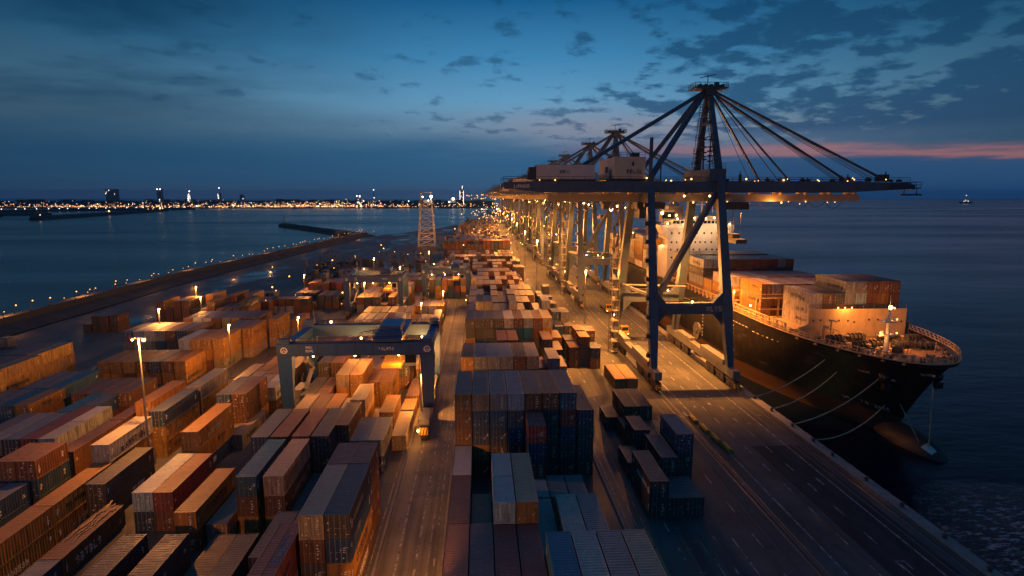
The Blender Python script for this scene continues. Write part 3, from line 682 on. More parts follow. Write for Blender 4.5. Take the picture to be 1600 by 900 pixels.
# --- meshes
M['bar_steel'] = paint('bar_steel', (.30,.27,.24), .45, .6)
_cm = {}
def cont_mesh(L, lod):
    k = (round(L,2), lod)
    if k in _cm: return _cm[k]
    b = MB(); w2 = CW/2
    # frame: posts, rails
    for sx in (-1,1):
        xa, xb = sorted((sx*w2, sx*(w2-.13)))
        for ya, yb in ((0,.13),(L-.13,L)): b.box(xa,xb,ya,yb,0,CH)
        b.box(xa,xb,.13,L-.13,0,.16); b.box(xa,xb,.13,L-.13,CH-.1,CH-.004)
        for ya, yb in ((-.015,.17),(L-.17,L+.015)):       # corner castings
            for za, zb in ((-.005,.13),(CH-.12,CH+.012)):
                b.box(min(sx*(w2+.012),sx*(w2-.17)),max(sx*(w2+.012),sx*(w2-.17)),ya,yb,za,zb)
    for ya, yb in ((.01,.13),(L-.13,L-.01)):
        b.box(-w2+.13,w2-.13,ya,yb,0,.14); b.box(-w2+.13,w2-.13,ya,yb,CH-.11,CH-.005)
    # corrugated sides and roof
    p = .42 if lod == 2 else .84
    n = int((L-.26)/p); p = (L-.26)/n
    prof = []
    for i in range(n):
        y = .13+i*p
        prof += [(y,0),(y+p*.28,0),(y+p*.5,1),(y+p*.78,1)]
    prof.append((L-.13,0))
    for sx in (-1,1):
        G = [[(sx*(w2-.03-.055*q), y, z) for (y, q) in prof] for z in ((.16,CH-.1) if sx < 0 else (CH-.1,.16))]
        b.grid(G)
    b.grid([[(x, y, CH-.012-.035*q) for (y, q) in prof] for x in ((-w2+.13),(w2-.13))][::-1])
    b.face([(w2-.13,L-.06,.14),(-w2+.13,L-.06,.14),(-w2+.13,L-.06,CH-.11),(w2-.13,L-.06,CH-.11)])
    if lod == 2:
        b.face([(-w2+.13,.09,.14),(w2-.13,.09,.14),(w2-.13,.09,CH-.11),(-w2+.13,.09,CH-.11)])
    else:
        for s in (-1,1):
            xa, xb = sorted((s*.015, s*(w2-.14))); b.box(xa,xb,.05,.09,.15,CH-.12)
            for q in (.28,.8): b.tube((s*q,.03,.1),(s*q,.03,CH-.08),.03,4)
            b.box(min(s*.3,s*.85),max(s*.3,s*.85),.02,.05,1.05,1.13)
        b.face([(-w2+.13,.095,.14),(w2-.13,.095,.14),(w2-.13,.095,CH-.11),(-w2+.13,.095,CH-.11)])
    _cm[k] = b.mesh('shipping_container', M['cont']); return _cm[k]
door_me = {}
bar_me = {}
mark_me = {}
for s in (-1,1):
    b = MB(); xa, xb = sorted((s*.012, s*(CW/2-.14)))
    b.box(xa,xb,.045,.085,.15,CH-.12)
    for (za, zb) in ((.2,.72),(.8,1.35),(1.43,1.95),(2.03,2.4)): b.box(xa+.05,xb-.05,.03,.045,za,zb)
    for z in (.3,.95,1.6,2.25): b.box(s*(CW/2-.15)-.05,s*(CW/2-.15)+.05,.0,.045,z,z+.14)
    door_me[s] = b.mesh('door', M['cont'])
    b = MB()
    for q in (.28,.82):
        b.tube((s*q,.005,.06),(s*q,.005,CH-.06),.028,5)
        for z in (.12,1.0,CH-.2): b.box(s*q-.06,s*q+.06,-.005,.03,z,z+.07)
        b.box(min(s*q,s*(q-.24)),max(s*q,s*(q-.24)),-.02,.0,1.12,1.18)
    bar_me[s] = b.mesh('locking_bar', M['bar_steel'])
rgm = random.Random(4)
def marks(v):
    r_ = random.Random(v); b = MB()
    for i in range(r_.choice([5,6,7])):
        x = r_.choice([-.95,-.6,-.3,.18,.40,.62,.86]); z = r_.choice([.45,.9,1.25,1.6,1.95,2.2])+r_.uniform(-.06,.06); b.box(x,x+r_.uniform(.09,.22),.018,.028,z,z+r_.uniform(.06,.2))
    if v % 2:
        for i in range(3): z = 1.5-.22*i; b.box(.45,.45+r_.uniform(.15,.3),.018,.028,z,z+.09)
    return b.mesh('marking', M['white_mark'])
for v in range(6): mark_me[v] = marks(v)
GL = [('010','111','010','101','010'),('110','011','110','011','110'),('101','111','111','101','010'),('100','100','100','100','111'),('111','101','111','101','101'),('101','110','100','110','101'),('111','100','111','001','111'),('110','101','110','101','110'),('010','101','101','101','010'),('101','101','111','101','101'),('111','010','010','010','010')]
def glyphs(b, put_, n, h, r_):
    """worn, unreadable lettering: put_(u0,u1,v0,v1) places one stroke on the panel"""
    u = 0; cw = h*.2
    for k in range(n):
        g_ = r_.choice(GL)
        for j, row in enumerate(g_):
            i = 0
            while i < 3:
                if row[i] == '1':
                    e = i
                    while e+1 < 3 and row[e+1] == '1': e += 1
                    if r_.random() > .1: put_(u+i*cw, u+(e+1)*cw-.03*h, h-(j+1)*h/5, h-j*h/5-.02*h)
                    i = e+1
                else: i += 1
        u += cw*3.7
    return u
_sl = {}
def side_lettering(L, v, mat, sx=1):
    k = (round(L,1), v, mat, sx)
    if k not in _sl:
        r_ = random.Random(v*13+1); b = MB(); x0 = sx*(CW/2-.028); x1 = sx*(CW/2-.012)
        h = r_.choice([.45,.6,.75,1.05]); n = r_.choice([5,6,7,8,9])
        y0 = L*r_.choice([.18,.34,.5]); z0 = r_.choice([1.0,1.35,1.6])-h/2
        st = lambda a, c2, d_, e: b.box(min(x0,x1),max(x0,x1),y0+a,min(y0+c2,L-.3),z0+d_,z0+e)
        glyphs(b, st, n, h, r_)
        if v % 3 == 2: b.box(min(x0,x1),max(x0,x1),y0-1.1,y0-.45,z0,z0+.65)
        if v % 4 == 1: b.box(min(x0,x1),max(x0,x1),y0,y0+n*h*.7,z0-.22,z0-.14)
        if v % 5 == 3:
            for q in range(12):
                t = 2*math.pi*q/12; b.box(min(x0,x1),max(x0,x1),y0-.8+.4*math.cos(t)-.07,y0-.8+.4*math.cos(t)+.07,z0+.3+.4*math.sin(t)-.07,z0+.3+.4*math.sin(t)+.07)
        _sl[k] = b.mesh('lettering', M[mat])
    return _sl[k]
_code = {}
def code_mark(L, sx, v=0):
    k = (v, sx)
    if k not in _code:
        b = MB(); xs = sorted((sx*(CW/2-.028), sx*(CW/2-.014)))
        for y in (0.,):
            rr = random.Random(v*3+1); z0 = rr.choice([.7,1.0,1.3]); h_ = rr.choice([.5,.8,1.1]); b.box(*xs, y, y+.09, z0, z0+h_)
            for j in range(rr.choice([3,4,5])): zz = z0+h_*j/5; b.box(*xs, y-rr.choice([0,.12,.2]), y+rr.choice([.1,.2,.3]), zz, zz+.07)
        _code[k] = b.mesh('code_marking', M['white_mark'])
    return _code[k]
TI = {1: ['only tier'], 2: ['lower tier','top tier'], 3: ['bottom tier','middle tier','top tier'], 4: ['bottom tier','second tier','third tier','top tier'], 5: ['bottom tier','second tier','third tier','fourth tier','top tier']}
NUM = ['nearest','second','third','fourth','fifth','sixth','seventh','eighth','ninth','tenth','eleventh','twelfth','thirteenth','fourteenth','fifteenth','sixteenth','seventeenth','eighteenth','nineteenth','twentieth']
COLN = ['leftmost']+['%s from left' % s for s in NUM[1:]]
blocks = {}
for i, c_ in enumerate(CONT): blocks.setdefault(c_['block'], []).append(c_)
for bn, lst in blocks.items():
    ys = sorted({c_['y0'] for c_ in lst}); rowid = {}; r_ = -1; last = -99
    for y in ys:
        if y-last > 4.5: r_ += 1; last = y
        rowid[y] = r_
    for c_ in lst: c_['row'] = rowid[c_['y0']]
    for q in range(r_+1):
        inrow = [c_ for c_ in lst if c_['row'] == q]
        cols = sorted({(round(c_['x1'],2), c_['y0']) for c_ in inrow})
        for c_ in inrow: c_['col'] = cols.index((round(c_['x1'],2), c_['y0']))
SB = {'middle left yard':'blue gantry yard','left yard beyond the tall lamp post':'tall lamp yard','yellow block at the left edge':'yellow left block',
      'left yard row before the second lamp post':'second lamp yard','far left yard by the open apron':'far left yard','yard under the second gantry crane':'second gantry yard','far yard around the third gantry crane':'third gantry yard',
      'apron before the crane':'crane foot apron','apron in the lamplight':'lamplit apron','apron beside the far rows':'far side apron','foremost bay of the ship':'foremost ship bay','second bay of the ship':'second ship bay','third bay of the ship':'third ship bay','fourth bay of the ship':'fourth ship bay','fifth bay of the ship':'fifth ship bay','sixth bay of the ship':'short ship bay','after bays of the ship':'after ship bays'}
def mkcont(c_):
    i_ = CONT.index(c_); A = c_['area']; L_ = c_['L']
    near = A > 190
    me = cont_mesh(L_, 2 if near else 1)
    o = put('shipping_container', me, None, ((c_['x0']+c_['x1'])/2, c_['y0'], c_['z']))
    if c_['s'] != 1: o.scale = (c_['s'],)*3
    r_ = random.Random(i_*7+3); cc_ = PAL[c_['c']]; j = r_.uniform(.8,1.2)
    colr = tuple(max(0,v*j*r_.uniform(.9,1.1)) for v in cc_)
    rt = c_['roof'] or ROOF[c_['c']]; j = r_.uniform(.8,1.2); rt = tuple(v*j for v in rt)
    parts = [o]
    if near:
        for s in (-1,1):
            d = put('door', door_me[s], o); parts.append(d); parts.append(put('locking_bar', bar_me[s], d))
        parts.append(put('marking', mark_me[r_.randrange(6)], parts[-2]))
        sx = 1 if c_['x1'] < 0 else -1
        put('code_marking', code_mark(L_, sx, r_.randrange(7)), o, (0,.55,0)); put('code_marking', code_mark(L_, sx, r_.randrange(7)), o, (0,L_-1.05,0))
        if L_ > 9 and r_.random() < .75:
            put('lettering', side_lettering(L_, r_.randrange(14), 'dark_mark' if c_['c'] in 'WYAG' or r_.random() < .3 else r_.choice(['white_mark','pale_mark','pale_mark']), sx), o)
    for q in parts: q.color = (*colr, 1); q['roof_tint'] = rt
    rw = NUM[c_['row']] if c_['row'] < 20 else 'farthest'
    nt_ = TI[c_['n']][c_['tier']]
    tag(o, f"{CNAME[c_['c']]} container, {nt_}, {COLN[c_['col']]} in {rw} row of {SB.get(c_['block'], c_['block'])}", 'container', 'shipping containers stacked in '+SB.get(c_['block'], c_['block']))
    c_['obj'] = o
    return o
for i in order[:296]: mkcont(CONT[i])
# the rest, past what can be told apart: one mass
rest = [CONT[i] for i in order[296:] if CONT[i]['area'] > 0 or CONT[i]['y0'] < 330]
V = []; Fc = []; colr = []
for c_ in rest:
    if c_['y0'] > 320 and c_['tier'] < c_['n']-2 and c_['block'] != CD: continue
    r_ = random.Random(len(V)); j = r_.uniform(.75,1.25); cl_ = tuple(v*j for v in PAL[c_['c']])
    k = len(V); x0, x1, y0, y1, z0 = c_['x0']+.03, c_['x1']-.03, c_['y0']+.03, c_['y1'], c_['z']; z1 = z0+2.55*c_['s']
    V += [(x0,y0,z0),(x1,y0,z0),(x1,y1,z0),(x0,y1,z0),(x0,y0,z1),(x1,y0,z1),(x1,y1,z1),(x0,y1,z1)]
    for a in ((4,5,6,7),(0,1,5,4),(1,2,6,5),(2,3,7,6),(3,0,4,7)): Fc.append(tuple(k+q for q in a)); colr += [(*cl_,1)]*4
me = bpy.data.meshes.new('container_mass'); me.from_pydata(V, [], Fc); me.materials.append(M['cont_far'])
ca = me.color_attributes.new('paint', 'FLOAT_COLOR', 'CORNER'); ca.data.foreach_set('color', [q for c4 in colr for q in c4]); me.update()
o = put('container_mass', me); tag(o, 'farther and half hidden stacked shipping containers of the whole terminal', None, None, 'stuff')
# loose junk on the open top and roofs of the lower left containers
def junk(name, x0, x1, y0, y1, z, n, seed, lab):
    r_ = random.Random(seed); b = MB()
    for _ in range(n):
        x = r_.uniform(x0,x1); y = r_.uniform(y0,y1); l = r_.uniform(.4,2.2); a = r_.uniform(-.35,.35)
        b.beam((x,y,z+.06+r_.uniform(0,.1)),(x+l*math.sin(a)*.6,y+l*math.cos(a),z+.06+r_.uniform(0,.1)),r_.uniform(.06,.22),r_.uniform(.04,.1))
    tag(b.build(name, M['junk']), lab, None, None, 'stuff')
junk('loose_timber', -47.7,-46.2,65,73,2.55,34,1,'loose timber and packing lying on the low container roof')
# painted graffiti band on the red container roof
for c_ in CONT:
    if abs(c_['x1']+18.75) < .01 and c_['tier'] == 2 and 'obj' in c_:
        b = MB(); r_ = random.Random(9)
        glyphs(b, lambda a,c2,d_,e: b.box(.15+d_*.9,.15+e*.9,4.2+a,4.2+c2,CH,CH+.02), 8, .95, r_)
        b.build('lettering', M['blue_mark'], c_['obj'])
        b = MB(); b.box(-.02,.06,.5,10.8,CH,CH+.025); b.build('roof_seam', M['dark_mark'], c_['obj'])
# ------------------------------------------------------------------ ship-to-shore cranes
XL, XW = 37.8, 54.9          # landside and waterside rails
def catenary(p, q, sag, n=16):
    p = Vector(p); q = Vector(q); return [p+(q-p)*i/n-Vector((0,0,sag*4*(i/n)*(1-i/n))) for i in range(n+1)]
_lb = {}
def lampball(parent, loc, r, name='lamp', mat='lit_soft'):
    k = (name, mat)
    if k not in _lb: q = MB(); q.ball((0,0,0),1,6,4); _lb[k] = q.mesh(name, M[mat])
    o = put(name, _lb[k], parent, loc); o.scale = (r,r,r); return o
def sts_crane():
    root = empty('quay_crane', (XL, 124.5, 0))
    g = XW-XL; B = M['crane_blue']
    P_ = lambda x, y, z: (x-XL, y-124.5, z)
    # legs: near frame leans back, far frame leans forward
    feet = {('l','n'): ((37.8,124.6,2.6),(38.6,135,43.2)), ('w','n'): ((54.9,124.6,2.6),(54.4,135,46.5)),
            ('l','f'): ((37.8,163,2.6),(38.4,150,43.2)), ('w','f'): ((54.9,163,2.6),(54.2,150,46.5))}
    for k, (a, c_) in feet.items():
        b = MB(); a = Vector(P_(*a)); c_ = Vector(P_(*c_)); mid = a+(c_-a)*.36
        b.beam(a, mid, 1.25, 1.5, 2.3, 1.9); b.beam(mid, c_, 2.1, 1.8, 1.6, 1.5)
        lg = b.build('leg', B, root)
        if k == ('l','n'):
            q = MB(); 
            for i in range(40):
                p = a+(c_-a)*i/40; q.box(p.x-1.5,p.x-1.2,p.y-.9,p.y-.3,p.z,p.z+.07)
                if i % 4 == 0: q.box(p.x-1.7,p.x-1.0,p.y-1.2,p.y-.2,p.z,p.z+.9)
            q.build('ladder', M['dark_steel'], lg)
    # sill beams with wheel trucks
    for x in (XL, XW):
        b = MB(); b.box(x-XL-.75,x-XL+.75,-3.4,43.,2.5,4.3); sb = b.build('sill_beam', M['grey_steel'], root)
        b = MB(); b.box(x-XL-.95,x-XL+.95,2,16,4.3,5.4); b.box(x-XL-.8,x-XL+.8,24,34,4.3,5.1); b.build('cabinet', M['grey_steel'], sb)
        for j, yc in enumerate((-1.2,4.6,10.4,28,33.8,39.6)):
            b = MB()
            b.box(x-XL-.55,x-XL+.55,yc-2.5,yc+2.5,1.45,2.1); b.box(x-XL-.3,x-XL+.3,yc-.5,yc+.5,2.1,2.5)
            for q in (-1.7,-.6,.6,1.7): b.tube((x-XL-.34,yc+q,.6),(x-XL+.34,yc+q,.6),.48,10)
            for q in (-1.15,1.15): b.box(x-XL-.42,x-XL+.42,yc+q-.95,yc+q+.95,.75,1.5)
            b.build('wheel_truck', M['dark_steel'], root)
        b = MB(); 
        for yy, s in ((-4.2,-1),(43.8,1)): b.box(x-XL-.5,x-XL+.5,min(yy,yy+s*-.9),max(yy,yy+s*-.9),.6,1.7); b.tube((x-XL,yy,1.1),(x-XL,yy+s*.8,1.1),.28,8)
        b.build('buffer', M['yellow'], root)
    # portal beams with haunches
    for (yy, z0, z1) in ((128.5-124.5,15.6,18.1),(158.4-124.5,13.2,15.6)):
        b = MB(); b.box(.9,g-.9,yy-.8,yy+.8,z0,z1)
        for (xa, s) in ((.9,1),(g-.9,-1)):
            for (zb, sg) in ((z0,-1),(z1,1)):
                b.hexa([(xa,yy-.7,zb),(xa+s*2.4,yy-.7,zb),(xa+s*2.4,yy+.7,zb),(xa,yy+.7,zb),(xa,yy-.7,zb+sg*2.6),(xa+s*.05,yy-.7,zb+sg*2.6),(xa+s*.05,yy+.7,zb+sg*2.6),(xa,yy+.7,zb+sg*2.6)])
        pb = b.build('portal_beam', B, root)
        b = MB(); b.rail([(1.5,yy-.7,z1),(g-1.5,yy-.7,z1)],1.1,2.4); b.build('railing', M['dark_steel'], pb)
        if z0 > 15:
            b = MB(); r_ = random.Random(2)
            glyphs(b, lambda a,c2,d_,e: b.box(12.3+a,12.3+c2,yy-.83,yy-.801,z0+.6+d_,z0+.6+e), 4, 1.25, r_); b.build('lettering', M['house_white'], pb)
    # service pipe and cable reel between the legs
    b = MB(); b.tube((0.5,31,18.2),(g,31,17.6),.25,8); b.beam((.3,33,18),(.3,5,19.5),.5,.7); b.build('service_walkway', M['grey_steel'], root)
    b = MB(); b.tube((g+.9,24,7.),(g+1.5,24,7.),2.3,20); b.tube((g+.7,24,7.),(g+1.7,24,7.),.6,10); b.build('cable_reel', M['dark_steel'], root)
    # diagonal braces
    b = MB(); b.beam(P_(38.8,128.9,18.6), P_(53.8,134.4,42.6), 1.1, 1.1); b.build('brace', B, root)
    # side-frame braces and festoon cables
    b = MB()
    for k in range(14):
        x0 = 16+2.0*k; b.chain(catenary((x0-XL,16.4,40.2),(x0+2-XL,16.4,40.2),1.6+.5*(k % 3),6),.07,4)
    for k in range(6):
        x0 = 64+4.2*k; b.chain(catenary((x0-XL,19.6,40.2),(x0+4.2-XL,19.6,40.2),1.2+.4*(k % 2),6),.07,4)
    b.build('festoon_cable', M['dark_steel'], root)
    # longitudinal ties high up
    b = MB()
    for x in (38.6,54.3): b.box(x-XL-.7,x-XL+.7,11.2,24.8,40.2,42.3)
    b.build('cross_tie', B, root)
    # girders
    xr0, xr1 = 5.2-XL, 99.6-XL
    for yy in (10.8, 25.2):
        b = MB(); b.box(12.5-XL,86-XL,yy-.75,yy+.75,42.4,44.9)
        b.hexa([(xr0,yy-.75,43.4),(12.5-XL,yy-.75,42.4),(12.5-XL,yy+.75,42.4),(xr0,yy+.75,43.4),(xr0,yy-.75,44.7),(12.5-XL,yy-.75,44.9),(12.5-XL,yy+.75,44.9),(xr0,yy+.75,44.7)])
        b.hexa([(86-XL,yy-.75,42.5),(xr1,yy-.75,43.2),(xr1,yy+.75,43.2),(86-XL,yy+.75,42.5),(86-XL,yy-.75,44.9),(xr1,yy-.75,44.6),(xr1,yy+.75,44.6),(86-XL,yy+.75,44.9)])
        gd = b.build('girder', B, root)
        b = MB(); b.rail([(xr0,yy-.7,44.9),(xr1-.3,yy-.7,44.8)],1.0,2.6,.05); b.build('railing', M['dark_steel'], gd)
        r_ = random.Random(8)
        for k in range(13):
            x = r_.choice([r_.uniform(56,97),r_.uniform(58,97),r_.uniform(8,50)])-XL; lampball(gd, (x,yy-.95,45.2+r_.uniform(-.1,.5)), r_.choice([.10,.14,.2]))
        r_ = random.Random(5)
        for k in range(13):
            x = r_.uniform(56,99)-XL; h_ = r_.choice([.6,.9,1.4,2.2])
            if 'fit' not in _lb: q = MB(); q.box(0,1,-.4,.2,0,.7); q.box(.3,.6,-.2,0,.7,1); _lb['fit'] = q.mesh('boom_fitting', M['dark_steel'])
            o_ = put('boom_fitting', _lb['fit'], gd, (x, yy, 44.9)); o_.scale = (r_.uniform(.4,1.1), 1, h_)
        if yy < 12:
            b = MB(); r_ = random.Random(3); glyphs(b, lambda a,c2,d_,e: b.box(7.6-XL+a,7.6-XL+c2,yy-.78,yy-.752,43.4+d_,43.4+e), 6, .8, r_); b.build('lettering', M['white_mark'], gd)
    b = MB()
    for x in (6,13,28,46,62,72,80,88,95,101.4): b.box(x-XL-.35,x-XL+.35,11.55,24.45,43.1,44.3)
    b.build('cross_beam', B, root)
    # boom tip platform
    b = MB(); b.box(94-XL,101.6-XL,9.4,26.6,43.3,43.55); b.rail([(94-XL,9.5,43.5),(101.6-XL,9.5,43.5),(101.6-XL,26.5,43.5)],1.3,1.6,.06); b.box(91.5-XL,94-XL,9.8,11.2,44.9,46.5); b.box(97-XL,102-XL,9.6,10.4,41.7,42.1); b.tube((98-XL,10,42),(98-XL,10,43.4),.12,5); b.tube((101-XL,10,42),(101-XL,10,43.4),.12,5)
    b.build('tip_platform', M['dark_steel'], root)
    # lower trolley runway, lit from beneath
    b = MB(); b.box(16-XL,92-XL,17,19,40.3,42.0)
    for x in range(18,92,6): b.box(x-XL-.2,x-XL+.2,15.6,20.4,42.0,43.1)
    b.build('trolley_runway', M['house_cream'], root)
    r_ = random.Random(6)
    for k in range(13): lampball(root, (r_.uniform(42,88)-XL,16.7,r_.uniform(39.7,40.4)), r_.choice([.1,.14,.22]))
    # trolley, operator cab, spreader
    b = MB(); b.box(37-XL,43.6-XL,15.2,20.8,38.6,40.1); b.box(37.6-XL,40-XL,15.6,20,36.4,38.6); b.rail([(36.6-XL,15,38.6),(44.6-XL,15,38.6)],1.,1.4); tr = b.build('trolley', M['dark_steel'], root)
    b = MB(); b.box(43.4-XL,46.2-XL,16.4,19.,35.6,38.2); b.box(43.2-XL,46.4-XL,16.2,19.2,38.2,38.5); cb = b.build('operator_cab', M['house_white'], root)
    b = MB(); b.box(43.38-XL,46.3-XL,16.36,16.4,36.3,37.8); b.build('window', M['window'], cb)
    lampball(cb, (43.2-XL,15.9,37.6), .34, 'floodlight', 'lit'); lampball(cb, (45-XL,15.9,37.0), .2, 'floodlight', 'lit'); lampball(cb, (46.6-XL,15.9,37.1), .22, 'floodlight', 'lit')
    b = MB(); b.box(60-XL,62.6-XL,12.4,24,30.5,31.5); b.box(60.4-XL,62.2-XL,15.5,20.5,31.5,32.6)
    for (x, y) in ((60.4,15.6),(62.2,15.6),(60.4,20.4),(62.2,20.4)): b.tube((x-XL,y,32.5),(x-XL+.2,y+.3,40.4),.06,4)
    b.build('spreader', M['dark_steel'], root)
    b = MB(); b.box(57.5-XL,64-XL,15.4,20.6,38.4,40.2); b.build('trolley_frame', M['dark_steel'], root)
    # machinery house and electrical house
    b = MB(); b.box(30.1-XL,37.2-XL,10.1,27.6,45.5,50.3); mh = b.build('machinery_house', M['house_cream'], root)
    b = MB(); r_ = random.Random(12); glyphs(b, lambda a,c2,d_,e: b.box(33.0-XL+a,33.0-XL+c2,10.06,10.098,46.6+d_,46.6+e), 5, 1.0, r_); b.box(34.1-XL,34.6-XL,10.06,10.09,48.3,49.0); b.box(34.25-XL,34.45-XL,10.05,10.06,49.0,49.4); b.build('lettering', M['dark_mark'], mh)
    b = MB(); b.rail([(30.2-XL,10.2,50.3),(37.1-XL,10.2,50.3)],1.,1.4); b.box(34.5-XL,36.3-XL,12,14,50.3,51.3); b.box(31-XL,32-XL,20,22,50.3,51); b.build('roof_railing', M['dark_steel'], mh)
    b = MB(); b.box(28.2-XL,30.1-XL,11,26,45.2,45.4); b.rail([(28.3-XL,11,45.4),(28.3-XL,26,45.4)],1.1,1.7); b.box(29.9-XL,30.09-XL,13,14.2,45.4,47.6); b.box(29.8-XL,30.09-XL,17,19,47,48.4); b.build('balcony', M['dark_steel'], mh)
    b = MB(); b.box(12.6-XL,25.7-XL,10.1,16.2,45.3,48.5); eh = b.build('electrical_house', M['house_white'], root)
    b = MB(); r_ = random.Random(14); glyphs(b, lambda a,c2,d_,e: b.box(17.8-XL+a,17.8-XL+c2,10.06,10.098,46.6+d_,46.6+e), 4, .75, r_); b.build('lettering', M['dark_mark'], eh)
    b = MB(); b.box(11.-XL,12.6-XL,10.5,15,45.3,48.); b.box(10.8-XL,11.-XL,11,12,45.3,47); b.build('annex', M['dark_steel'], eh)
    b = MB(); b.box(12.4-XL,26-XL,10.3,16,44.95,45.28); b.box(30-XL,37.4-XL,10.3,27.4,44.95,45.45); b.build('house_base', M['dark_steel'], root)
    # A-frame
    b = MB(); b.box(51.8-XL,55.6-XL,9.6,27,45.,47.7); b.rail([(51.9-XL,9.8,47.7),(55.5-XL,9.8,47.7)],1.1,1.2); b.rail([(51.9-XL,9.8,47.7),(51.9-XL,26.9,47.7)],1.1,1.8); b.build('a_frame_base', B, root)
    ap = Vector((53.8-XL, 18.3, 65.6))
    for yy in (10.9, 25.1):
        b = MB(); b.beam((54.4-XL,yy,47.2),(ap.x+.2,18.3+(yy-18)*.11,ap.z-.6),1.35,1.35,1.0,1.0); lg = b.build('mast_leg', B, root)
        b = MB(); q0 = Vector((54.4-XL,yy,47.7)); q1 = Vector((ap.x+.2,18.3+(yy-18)*.11,ap.z-.6)); s = -1 if yy > 20 else 1
        for k in range(28):
            p = q0+(q1-q0)*k/28; b.box(p.x-1.3,p.x-.75,p.y-.3,p.y+.3,p.z,p.z+.06)
            if k % 5 == 2: b.box(p.x-1.7,p.x-.7,p.y-.6,p.y+.6,p.z,p.z+.08); b.rail([(p.x-1.7,p.y-.6,p.z),(p.x-.7,p.y-.6,p.z)],1.,1.)
        b.tube(q0+Vector((-1.3,0,0)), q1+Vector((-1.3,0,0)), .06, 4); b.tube(q0+Vector((-.8,0,0)), q1+Vector((-.8,0,0)), .06, 4)
        b.build('ladder', M['dark_steel'], lg)
    b = MB(); b.box(ap.x-.5,ap.x+.5,15.5,21.1,58.2,58.8); b.rail([(ap.x-.5,15.7,58.8),(ap.x-.5,21,58.8)],1.4,1.4); b.build('mast_tie', B, root)
    b = MB(); b.box(ap.x-1.1,ap.x+1.1,16.6,20.,64.9,66.8); b.box(ap.x-3.9,ap.x+3.9,15.9,20.7,66.3,66.55)
    for k in range(5): b.tube((ap.x-2.6+1.3*k,16.2,66.9),(ap.x-2.6+1.3*k,20.2,66.9),.42,10)
    b.build('apex_head', B, root)
    b = MB(); b.rail([(ap.x-3.9,16,66.5),(ap.x+3.9,16,66.5),(ap.x+3.9,20.6,66.5),(ap.x-3.9,20.6,66.5),(ap.x-3.9,16,66.5)],1.1,1.1,.06); b.tube((ap.x-.3,18,66.5),(ap.x-.3,18,69.6),.1,5); b.beam((ap.x-2.2,18,68.9),(ap.x+1.6,18,69.7),.16,.16); b.box(ap.x+1.2,ap.x+2.,17,18,66.5,67.9); b.build('apex_railing', M['dark_steel'], root)
    # stays
    def stay(p, q, w, n='stay'):
        b = MB(); b.beam(p, q, w, w); return b.build(n, B, root)
    for yy in (10.8, 25.2):
        a0 = (ap.x-1.0, 18.3+(yy-18)*.1, 65.8); a1 = (ap.x+1.0, 18.3+(yy-18)*.1, 65.9)
        stay(a0, (38.4-XL,yy,45.3), .95); 
        if yy < 12: stay(a0, (17.5-XL,yy,45.1), .8)
        stay(a1, (94.2-XL,yy,45.), .5); stay((a1[0],a1[1],65.5), (71.-XL,yy,45.), .42)
        b = MB()
        for q in (.6,1.2,1.9): b.tube((a1[0],a1[1]+q*.3,66.4-q*.25), (93.-XL-q*1.2,yy+q*.35*(1 if yy < 12 else -1),45.1), .07, 4)
        b.tube((a1[0],a1[1],65.2),(68.4-XL,yy,45),.08,4)
        b.build('rope', M['dark_steel'], root)
    b = MB(); b.tube((38.6-XL,10.8,46.),(38.6-XL,10.8,54.6),.42,8); b.box(38.-XL,39.2-XL,10.2,11.4,43,46.2); b.tube((41-XL,11,45),(41-XL,11,50),.18,6); b.build('mast', B, root)
    # antenna group on the A-frame base
    b = MB()
    for (x, y, h_) in ((52.6,12,8),(53.3,14,5),(53,17,6.5),(54,20,9),(53.2,22,5)):
        b.tube((x-XL,y,47.7),(x-XL,y,47.7+h_),.14,5)
        for q in (.35,.6,.8): b.box(x-XL-.55,x-XL+.55,y-.4,y+.4,47.7+h_*q,47.7+h_*q+.3)
    b.tube((52.6-XL,16,55),(53.8-XL,16,55.4),.12,5); b.build('antenna', M['dark_steel'], root)
    # stair tower beside the landside far leg
    b = MB(); x0, y0 = -2.3, 30.
    for (dx, dy) in ((-1,-1),(1,-1),(1,1),(-1,1)): b.tube((x0+dx,y0+dy*1.4,0),(x0+dx,y0+dy*1.4,42.5),.09,4)
    for k in range(15):
        z = 2.8*k+.3; b.box(x0-1,x0+1,y0-1.4,y0+1.4,z,z+.08); s = 1 if k % 2 else -1
        b.beam((x0-.4*s,y0-1.3*s,z),(x0-.4*s,y0+1.3*s,z+2.8),.7,.12); b.rail([(x0-1,y0-1.4,z),(x0+1,y0-1.4,z)],1.,2)
    b.build('stair_tower', M['grey_steel'], root)
    # hanging floodlights under the girders
    for (x, y) in ((40,12),(47,12),(53,12),(60,17.8),(68,17.8),(40,24),(50,24)): lampball(root, (x-XL,y,41.6), .2, 'floodlight', 'lit')
    for (x, y, z) in ((9,3.1,18.4),(15.9,4,18.3),(-.9,36,9),(1.2,33.5,16.4),(8,33,16.4),(13,32.8,16.3)): lampball(root, (x,y,z), .22, 'floodlight', 'lit')
    return root
crane0 = sts_crane()
CY_ = [0, 97, 152, 238, 300, 362, 430, 505, 585, 680, 790, 920]
CN = ['nearest blue ship-to-shore crane with its boom out over the moored ship','second ship-to-shore crane from the near end of the quay','third ship-to-shore crane along the quay from the near end','fourth ship-to-shore crane along the quay from the near end','fifth ship-to-shore crane along the quay from the near end','sixth ship-to-shore crane along the quay from the near end','seventh ship-to-shore crane along the quay from the near end','eighth ship-to-shore crane along the quay from the near end','ninth ship-to-shore crane along the quay from the near end','tenth ship-to-shore crane along the quay from the near end','eleventh ship-to-shore crane along the quay from the near end','farthest ship-to-shore crane at the far end of the crane row']
